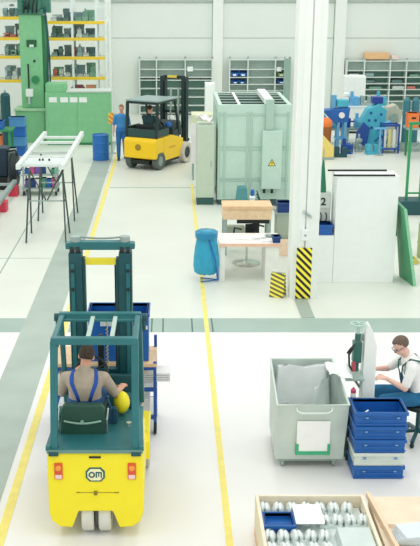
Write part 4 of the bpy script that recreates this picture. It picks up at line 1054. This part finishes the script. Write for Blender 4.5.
for q in (-1, 1): b.cyl((mc+q*.28,1.8,2.74), (mc+q*.28,1.8,2.80), .06, n=14)
b.build('chain_guide', grey_m, T1)
b = MB(); b.box(mc-.21, mc+.21, 1.76, 1.80, 2.47, 2.55); b.build('upper_cross_bar', mat('bar_yellow', '#f4e33c', .4), T1, .004)
for z in (.3, 1.1): MB().box(mc-.21, mc+.21, 1.76, 1.86, z, z+.09).build('lower_cross_bar', teald_m, T1)
for x in (mc+.165, mc+.195): 
    b = MB(); b.cyl((x,1.83,.4), (x,1.83,2.5), .011, n=8); b.build('lift_rod', black_m, T1)
b = MB(); b.tube([(mc+.06+.012*math.cos(i*1.05), 1.72+.012*math.sin(i*1.05), 1.05+.0075*i) for i in range(110)], .006, 5); b.build('coiled_hose', mat('hose_tan', '#b9a86a', .5), T1)
b = MB(); b.cyl((mc-.02,1.83,.3), (mc-.02,1.83,1.5), .04); b.cyl((mc-.02,1.83,1.5), (mc-.02,1.83,1.6), .025); b.build('lift_cylinder', dark_m, T1)
b = MB()
for z in (.26, .66): b.box(mc-.45, mc+.45, 1.92, 1.96, z, z+.09)
for x in (-.4, -.13, .13, .4): b.box(mc+x-.015, mc+x+.015, 1.925, 1.955, .26, 1.02)
b.box(mc-.42, mc+.42, 1.925, 1.955, .98, 1.02)
b.build('carriage', teald_m, T1)
for q in (-1, 1):
    b = MB(); b.box(mc+q*.24-.05, mc+q*.24+.05, 1.965, 2.0, .10, .72); b.prism([(2.0,.10),(2.0,.145),(2.95,.115),(2.95,.10)], mc+q*.24-.05, mc+q*.24+.05, 'x'); b.build('fork', dark_m, T1)

# driver
tee = mat('shirt_grey_brown', '#b9aa98', .85, var=.06, scale=20); strap_m = mat('strap_blue', '#2358b4', .7)
person('person', 'driver in grey brown shirt and blue braces sitting on the foreground forklift, seen from behind', (-.905, 9.82, 0), 0, dict(
    pelvis=(0,.07,1.27), neck=(.0,.06,1.63), head=(.02,.10,1.775), look=(.06,1,-.12),
    shR=(.20,.07,1.545), shL=(-.20,.07,1.545), elR=(.31,.20,1.31), elL=(-.27,.24,1.30), wrR=(.375,.33,1.32), wrL=(-.13,.68,1.40),
    hipR=(.1,.12,1.27), hipL=(-.1,.12,1.27), knR=(.15,.50,1.24), knL=(-.15,.50,1.24), anR=(.14,.66,.735), anL=(-.14,.66,.735),
    hdR=(.25,1,.05), hdL=(.5,1,.1), pmR=(0,.1,-1), pmL=(0,.2,-1), curl=(.75,0,0)),
    (skin_m, tee, mat('trouser_blue', '#2a5a8e', .8), mat('hair_dark', '#41362c', .85, var=.25, scale=40), dark_m), straps=strap_m, sleeve=.95)

# ================================================================== load in front of the forklift
t = thing('transport_trolley', 'blue steel frame trolley with wooden deck carried in front of the foreground forklift', 'trolley', (-1.5, 11.72, 0))
fb = mat('frame_blue', '#1f55a8', .42)
for x in (0, 1.29):
    for y, zt in ((0,1.0), (.6,1.14)): MB().box(x, x+.04, y, y+.04, .17, zt).build('post', fb, t, .004)
for z in (.22, .6, .89):
    b = MB(); b.box(.04, 1.29, 0, .04, z, z+.045); b.box(.04, 1.29, .6, .64, z, z+.045); b.box(0, .04, .04, .6, z, z+.045); b.box(1.29, 1.33, .04, .6, z, z+.045); b.build('rail', fb, t, .003)
for z in (.225, .605): MB().box(.04, 1.29, .04, .6, z+.03, z+.045).build('shelf_board', mat('shelf_white', '#e6ecea', .5), t)
MB().box(.0, 1.33, -.01, .64, .936, .98).build('deck', mat('deck_wood', '#e9c8a0', .6, var=.1, scale=8), t, .004)
for x in (.02, 1.31):
    for y in (.06, .58): wheel_mesh((x, y, .085), .085, .04, black_m, grey_m, t, 'caster', 4)
c = open_crate('large_crate', 'large blue crate standing on the wooden deck of the blue trolley', 'crate', (-1.02, 11.80, .982), .75, .45, .63, blue_m, cardm=None)
MB().box(.15, .38, -.02, -.018, .475, .535).build('label_card', mat('label_pale', '#cfe2ea', .5), c)
MB().box(.655, .74, -.02, -.018, .43, .48).build('label_card', white_m, c)
for i, (x, z, m, n) in enumerate(((.42,.652,'#eef2ef','white'),(.7,.652,'#d5dfdb','pale grey'),(.1,.652,'#c3b79a','tan'),(1.0,.272,'#f0eee6','white'),(.72,.272,'#cfd9d4','grey'),(.4,.272,'#b8c4c0','dark grey'))):
    b = MB(); w = .24; h = .17
    b.box(0, w, 0, .4, 0, h); b.box(-.006, w+.006, -.006, .406, h, h+.03)
    tag(b.build('lidded_box', mat('box'+m, m, .55), None, .006, loc=(-1.5+x, 11.8, z)), '%s lidded box on the %s shelf of the blue trolley' % (n, 'upper' if z > .5 else 'lower'), 'box', 'boxes on the blue trolley')
b = MB()
for k in range(4): b.box(0, .62, 0, .28, .03*k, .03*k+.022)
tag(b.build('board_stack', mat('board_white', '#f4f5f2', .5), None, loc=(-.62, 12.22-.3, .655)), 'stack of white boards sticking out of the blue trolley on the right', 'boards')

# ================================================================== scrap skip
t = thing('scrap_skip', 'large grey green sheet steel skip on casters with green card holder', 'skip', (1.69, 10.80, 0))
def shell(o, i):
    return o, i
b = MB()
fo = [(-.44,.0,.13),(.365,.0,.13),(.33,.94,.13),(-.42,.94,.13)]
to = [(-.435,-.01,.83),(.41,-.01,.83),(.345,.93,1.04),(-.43,.93,1.04)]
fi = [(-.43,.015,.145),(.35,.015,.145),(.32,.92,.145),(-.41,.92,.145)]
ti = [(-.42,.005,.83),(.395,.005,.83),(.33,.915,1.04),(-.415,.915,1.04)]
b._add(fo+to+fi+ti, [(3,2,1,0),(0,1,5,4),(1,2,6,5),(2,3,7,6),(3,0,4,7),(8,9,10,11),(9,8,12,13),(10,9,13,14),(11,10,14,15),(8,11,15,12),(4,5,13,12),(5,6,14,13),(6,7,15,14),(7,4,12,15)])
b.build('shell', galv_m, t)
rim = [Vector(p) for p in to]
b = MB(); b.tube([p+Vector((0,0,.0)) for p in rim], .014, 8, True); b.build('rim', mat('rim_pale', '#dcebe3', .4), t)
b = MB(); b.tube([(-.21,-.012,.795),(-.2,-.05,.765),(-.15,-.06,.745),(.15,-.06,.745),(.2,-.05,.765),(.21,-.012,.795)], .012, 8); b.build('handle', mat('rim_pale', '#dcebe3', .4), t, smooth=True)
gb = mat('holder_green', '#43b183', .45)
b = MB(); b.box(-.205, .205, -.04, -.006, .20, .245); b.box(-.205, -.17, -.04, -.006, .245, .34); b.box(.17, .205, -.04, -.006, .245, .34); H_ = b.build('card_holder', gb, t, .003)
MB().box(-.195, .195, -.03, -.02, .246, .63).build('label_card', mat('card_white', '#fdfefd', .5), H_)
MB().box(-.39, .31, .03, .92, .09, .129).build('base_frame', grey_m, t)
for x in (-.345, .265):
    for y in (.1, .85):
        wheel_mesh((x, y, .055), .055, .04, grey_m, steel_m, t, 'caster', 4)
rr = random.Random(11)
b = MB()
for k in range(260):
    x = rr.uniform(-.36, .27); y = rr.uniform(.1, .82); z = .42+.1*(1-y)+rr.uniform(0, .05)-.04*abs(x)*2
    r0 = rr.uniform(.012, .03); a0 = rr.uniform(0, 6); tilt = Vector((rr.uniform(-1,1), rr.uniform(-1,1), rr.uniform(-.4,1))).normalized()
    u = tilt.orthogonal().normalized(); w = tilt.cross(u)
    b.tube([Vector((x,y,z))+u*math.cos(a0+i*.7)*r0+w*math.sin(a0+i*.7)*r0+tilt*.006*i for i in range(7)], .005, 4)
b.hexa([(-.40,.05,.15),(.33,.05,.15),(.30,.90,.15),(-.39,.90,.15),(-.40,.05,.51),(.35,.05,.51),(.30,.90,.42),(-.39,.90,.42)])
sc = b.build('metal_swarf', mat('swarf', '#c9d3d0', .35, .5, var=.25, scale=30), None, loc=(1.69, 10.80, 0))
tag(sc, 'curly steel shavings filling the grey skip', 'swarf', kind='stuff')
def film(name, lab, loc, rz, w, h, seed, m, lean):
    b = MB()
    b.sheet(lambda u, v: (w*(u-.5)*(1-.08*v*v), lean*v+.016*math.sin(u*5+seed)*math.sin(v*4+seed), h*v+.012*math.sin(u*9+seed*2)), 14, 14, .006)
    o = b.build(name, m, None, loc=loc, smooth=True); o.rotation_euler = (0,0,rz); return tag(o, lab, 'sheet')
pale_film = mat('film_white', '#eef6f3', .35)
film('plastic_sheet', 'folded white sheet standing in the right side of the grey skip', (1.85, 11.24, .53), .95, .44, .40, 1.2, pale_film, .02)
film('plastic_sheet', 'large pale blue sheet leaning on the back wall inside the grey skip', (1.64, 11.60, .48), 0, .66, .52, 3.1, mat('film_blue', '#f7fafc', .35), .03)

# ================================================================== stack of crates
zc = 0
cw = mat('crate_grey_white', '#d6e0da', .45)
cl_ = ['blue crate at the very bottom of the stack beside the skip', 'grey white crate in the blue stack beside the skip', 'blue crate resting directly on the grey white crate', 'blue crate just below the open top crate of the stack', 'open blue crate on top of the stack beside the skip']
for i, h in enumerate((.165, .165, .165, .165, .175)):
    m = cw if i == 1 else blue_m
    t = open_crate('stacking_crate', cl_[i], 'crate', (2.145, 10.55, zc), .575, .40, h, m, 'crates stacked beside the skip', .014)
    b = MB(); b.box(-.012, .587, -.012, 0, h*.12, h*.2); b.box(.08, .52, -.01, 0, h*.42, h*.5); b.build('rib', m, t)
    for x in (.1, .46): MB().box(x, x+.035, -.014, 0, h*.55, h*.66).build('latch', mat('latch_pale', '#6f9fd0', .45), t)
    zc += h+.0025
t = thing('spanner', 'white handled tool lying in the open top crate', 'tool', (2.2, 10.72, zc-.156))
MB().bar((0,0,.012), (.13,.1,.06), .02, .012).build('handle', white_m, t, .003); MB().sph((0,0,.012), (.03,.025,.012), 10).build('head', mat('tool_green', '#6fb8a0', .4), t, smooth=True)

# ================================================================== press on a column, small table, worker
t = thing('column_press', 'white column press with handwheel and dark head behind the blue crates', 'machine', (2.39, 11.3, 0))
MB().box(-.18, .14, -.12, .3, 0, .08).build('base', grey_m, t, .01)
b = MB(); b.prism([(-.07,.08),(.10,.08),(.09,1.40),(.04,1.56),(-.01,1.66),(-.06,1.6)], -.06, .12, 'y'); b.build('column', white_m, t, .015)
b = MB(); b.tube([(-.14+.085*math.cos(a), -.02+.085*math.sin(a), 1.66) for a in [2*PI*i/24 for i in range(24)]], .013, 8, True)
for a in (0, PI/2): b.bar((-.14-.08*math.cos(a), -.02-.08*math.sin(a), 1.66), (-.14+.08*math.cos(a), -.02+.08*math.sin(a), 1.66), .014, .012)
b.cyl((-.14,-.02,1.52), (-.14,-.02,1.68), .02); b.build('handwheel', mat('wheel_pale', '#b9d2c8', .4), t)
b = MB(); b.cyl((-.14,-.02,1.46), (-.14,-.02,1.54), .035); b.box(-.19, -.09, -.07, .05, 1.18, 1.44); b.cyl((-.14,-.02,1.06), (-.14,-.02,1.18), .03); b.build('press_head', mat('head_green', '#31695f', .45), t, .006)
b = MB(); b.tube([(-.2,-.08,1.38), (-.25,-.1,1.3), (-.24,-.1,1.16), (-.2,-.09,1.1)], .013, 8); b.tube([(-.19,-.09,1.42), (-.24,-.12,1.38), (-.27,-.1,1.32)], .012, 8); b.build('hose', dark_m, t)
MB().box(-.21, -.16, -.1, -.06, 1.08, 1.2).build('guard', mat('guard_red', '#b8505c', .5), t, .004)
MB().box(-.29, -.07, -.2, .25, 1.0, 1.03).build('work_plate', mat('table_greygreen', '#a6bdb3', .45), t, .004)
MB().bar((-.2,.1,1.0), (-.06,.1,.8), .04, .03).build('plate_bracket', grey_m, t)
MB().box(-.09, -.03, .0, .06, 1.44, 1.52).build('mount', grey_m, t)
t = thing('press_table', 'small grey table of the column press behind the crates', 'table', (2.13, 11.0, 0))
MB().box(0, .34, 0, .16, .74, .77).build('table_top', mat('table_greygreen', '#a6bdb3', .45), t, .004)
for x in (.0, .30):
    for y in (0.01, .11): MB().box(x, x+.035, y, y+.035, 0, .74).build('leg', teald_m, t)
b = MB(); b.sheet(lambda u, v: (.28*u-.2, .42*v, .012*math.sin(u*9)+.03*(1-v)*math.sin(u*4+1)+.015*math.sin(v*8)), 14, 12, .006)
tag(b.build('plastic_sheet', mat('film_paper', '#f3f7f5', .45), None, loc=(2.10, 11.08, 1.068), smooth=True), 'crumpled white sheets lying on the press plate and over the skip rim', 'sheet')
t = thing('spray_can', 'small red and white can on the press table behind the crates', 'can', (2.19, 11.06, .772))
MB().lathe([(0,0),(.032,0),(.032,.05),(0,.05)], n=18).build('lower_band', red_m, t); MB().lathe([(.0,.0505),(.0325,.0505),(.0325,.1),(0,.1)], n=18).build('white_band', white_m, t)
MB().lathe([(0,.1005),(.032,.1005),(.032,.135),(.018,.15),(.012,.165),(0,.165)], n=18).build('top_band', mat('can_pinkred', '#c9476b', .45), t)

person('person', 'worker with glasses and white T-shirt sitting at the column press on the right', (3.10, 11.62, 0), PI/2, dict(
    pelvis=(0,.0,.60), neck=(0,.14,1.12), head=(-.02,.245,1.265), look=(-.12,1,-.45),
    shR=(.19,.13,1.04), shL=(-.19,.13,1.04), elR=(.25,.33,.86), elL=(-.25,.22,.79), wrR=(.06,.53,.93), wrL=(-.12,.42,.87),
    hipR=(.1,.06,.59), hipL=(-.1,.06,.59), knR=(.16,.47,.60), knL=(-.15,.45,.60), anR=(.16,.40,.13), anL=(-.15,.32,.13),
    hdR=(-.3,1,.1), hdL=(.15,1,.15), pmR=(-.4,.1,-1), pmL=(.4,.1,-1), curl=(.7,0,0)),
    (mat('skin_pale', '#edbfae', .55, var=.04), mat('tshirt_white', '#f4f5f1', .85), mat('trouser_petrol', '#1f6a96', .8), mat('hair_greybrown', '#6d5f52', .85, var=.25, scale=40), dark_m),
    straps=mat('strap_darkgreen', '#1e5f5c', .7), glasses=True, sleeve=.8, bib=mat('bib_navy', '#1d4a6c', .8))
t = thing('work_stool', 'dark swivel stool with star base under the seated worker', 'stool', (3.14, 11.62, 0))
b = MB(); b.lathe([(0,.44),(.2,.44),(.22,.46),(.22,.485),(.2,.5),(0,.5)], n=28); b.build('seat', dark_m, t)
MB().cyl((0,0,.1), (0,0,.44), .03).build('column', teald_m, t)
for k in range(5):
    a = 2*PI*k/5+.5
    MB().bar((0,0,.12), (.3*math.cos(a), .3*math.sin(a), .075), .045, .04).build('leg', teald_m, t, .005)
    MB().sph((.3*math.cos(a), .3*math.sin(a), .03), .03, 10).build('caster', black_m, t, smooth=True)

# ================================================================== box of castings, right box
woodp = mat('tray_wood', '#efe3cc', .6, var=.06, scale=8)
t = thing('parts_tray', 'pale wooden tray filled with shiny castings at the bottom edge', 'tray', (.89, 8.2, 0))
b = MB(); b.box(0, 1.13, 0, 1.18, .1, .14); b.build('floor_board', woodp, t)
for x0, x1, y0, y1 in ((0,.035,0,1.18), (1.095,1.13,0,1.18), (.035,1.095,1.145,1.18), (.035,1.095,0,.035)): MB().box(x0, x1, y0, y1, .141, .44).build('side_board', woodp, t, .004)
for x in (.0, .5, 1.0): MB().box(x, x+.13, .02, 1.16, 0, .099).build('runner', wood_m, t)
MB().box(.05, 1.08, .05, 1.13, .141, .31).build('liner', mat('liner_pale', '#d7e2df', .6), t)
cast_m = mat('casting_shiny', '#e3ebe9', .3, .35, var=.08)
def casting(loc, rz, lab):
    t = thing('casting', lab, 'casting', loc, rz, 'castings in the pale tray')
    b = MB(); b.box(-.058, .058, -.08, .08, 0, .03); b.sph((-.026,0,.05), (.036,.085,.06), 14, Matrix.Rotation(.3, 3, 'Y')); b.sph((.03,0,.05), (.034,.075,.055), 14, Matrix.Rotation(-.3, 3, 'Y'))
    o = b.build('body', cast_m, t); smooth_by_angle(o)
    b = MB(); b.bar((.003,-.062,.055), (.003,.055,.09), .01, .03); b.build('slot', mat('slot_grey', '#6f8a86', .5), t)
    return t
spots = []
for i in range(7): spots.append((.975+.142*i, 9.24, 'back row'))
for i in range(4): spots.append((1.56+.13*i, 9.0, 'row right of the white sheet'))
for i in range(5): spots.append((.975+.135*i, 8.70, 'front row'))
for i in range(5): spots.append((.975+.135*i, 8.47, 'nearest row'))
first = None; cnt = {}
for i, (x, y, row) in enumerate(spots):
    cnt[row] = cnt.get(row, 0)+1
    lab = 'shiny casting, %s from left in the %s' % (ordn[cnt[row]-1], row if 'right' in row else row+' of the pale tray')
    rz = random.uniform(-.25, .25)
    if first is None: first = casting((x, y, .312), rz, lab)
    else: dup(first, (x, y, .312), rz, lab)
open_crate('small_tray', 'small blue tray among the castings in the pale wooden tray', 'tray', (.945, 8.80, .345), .29, .25, .075, blue_m, th=.012)
b = MB(); b.box(0, .28, 0, .38, 0, .006); b.box(.01, .285, .01, .375, .006, .01)
o = b.build('paper_sheet', mat('card_white', '#fdfefd', .5), None, loc=(1.25, 8.80, .43)); o.rotation_euler = (0,0,0); tag(o, 'blank white sheet lying on the castings next to the blue tray', 'paper')
b = MB(); b.box(-.05, .05, -.05, .05, 0, .11)
tag(b.build('support_block', cast_m, None, loc=(1.37, 9.0, .312)), 'steel block under the white sheet in the pale tray', 'block')
b = MB()
for k in range(5): b.box(.005*k, .36-.004*k, 0, .36, .02*k, .02*k+.015)
tag(b.build('sheet_stack', mat('sheet_grey', '#cfdcd8', .4), None, loc=(1.63, 8.42, .312)), 'stack of pale grey metal sheets in the right front of the pale tray', 'sheets')

t = thing('pallet_box', 'peach wooden box with open lid board at the bottom right corner', 'box', (2.07, 8.2, 0))
b = MB(); b.box(0, .95, 0, 1.17, .1, .38); b.build('body', woodp, t, .006)
MB().box(.02, .94, .62, 1.17, .381, .42).build('lid_board', mat('lid_peach', '#f5dcc2', .6, var=.06, scale=7), t, .004)
MB().bar((0.0,1.2,.43), (.09,.0,.44), .04, .06).build('edge_strip', mat('edge_pale', '#ecd2b4', .6), t, .004)
for x in (.02, .45, .85): MB().box(x, x+.1, .02, 1.15, 0, .099).build('runner', wood_m, t)
for k in range(6):
    b = MB(); b.box(-.15, .15, -.13, .13, 0, .016); b.box(-.15, -.135, -.13, .13, .016, .02)
    o = b.build('metal_sheet', mat('sheet_bluewhite', '#dbe6ee', .35), None, loc=(2.33+.008*k, 8.62-.01*k, .383+.0215*k)); o.rotation_euler = (0,0,.06*k-.1)
    tag(o, 'pale blue sheet in the pile on the peach box, %s from the bottom' % ordn[k], 'sheet', 'sheets on the peach box')
t = thing('corner_bracket', 'dark blue bracket lying at the right end of the peach box', 'bracket', (2.55, 8.55, .383))
b = MB(); b.bar((-.06,.25,.03), (.0,.03,.03), .04, .06); b.box(0, .25, 0, .04, 0, .06); b.build('angle', mat('bracket_blue', '#4a7f9e', .45), t, .004)
b = MB(); b.cyl((.18,.02,.06), (.18,.02,.075), .015); b.build('bolt', steel_m, t)

# ================================================================== light and camera
W_ = bpy.data.worlds.new('World'); SC.world = W_; W_.use_nodes = True
bg = W_.node_tree.nodes['Background']; bg.inputs['Color'].default_value = (.965, 1.0, .97, 1); bg.inputs['Strength'].default_value = .82
for x in (-4.5, 1.5, 7.5):  # unseen area lights, added overhead to give the soft light direction
    for y in (6, 16, 26, 36):
        l = bpy.data.lights.new('added_area_light', 'AREA'); l.shape = 'RECTANGLE'; l.size = 1.2; l.size_y = 6; l.energy = 135; l.color = (1, .985, .94)
        o = bpy.data.objects.new('added_area_light', l); COL.objects.link(o); o.location = (x, y, 9)
cd = bpy.data.cameras.new('camera'); cam = bpy.data.objects.new('camera', cd); COL.objects.link(cam)
cam.location = (0, 0, 5.6); cam.rotation_euler = (PI/2-math.atan(.293), 0, 0)
cd.sensor_fit = 'VERTICAL'; cd.sensor_height = 24; cd.lens = 24*1000/546; cd.shift_x = 40/546; cd.clip_end = 200
SC.camera = cam
SC.view_settings.view_transform = 'Standard'; SC.view_settings.look = 'None'; SC.view_settings.gamma = 1; SC.view_settings.use_curve_mapping = False
SC.view_settings.exposure = 0.0
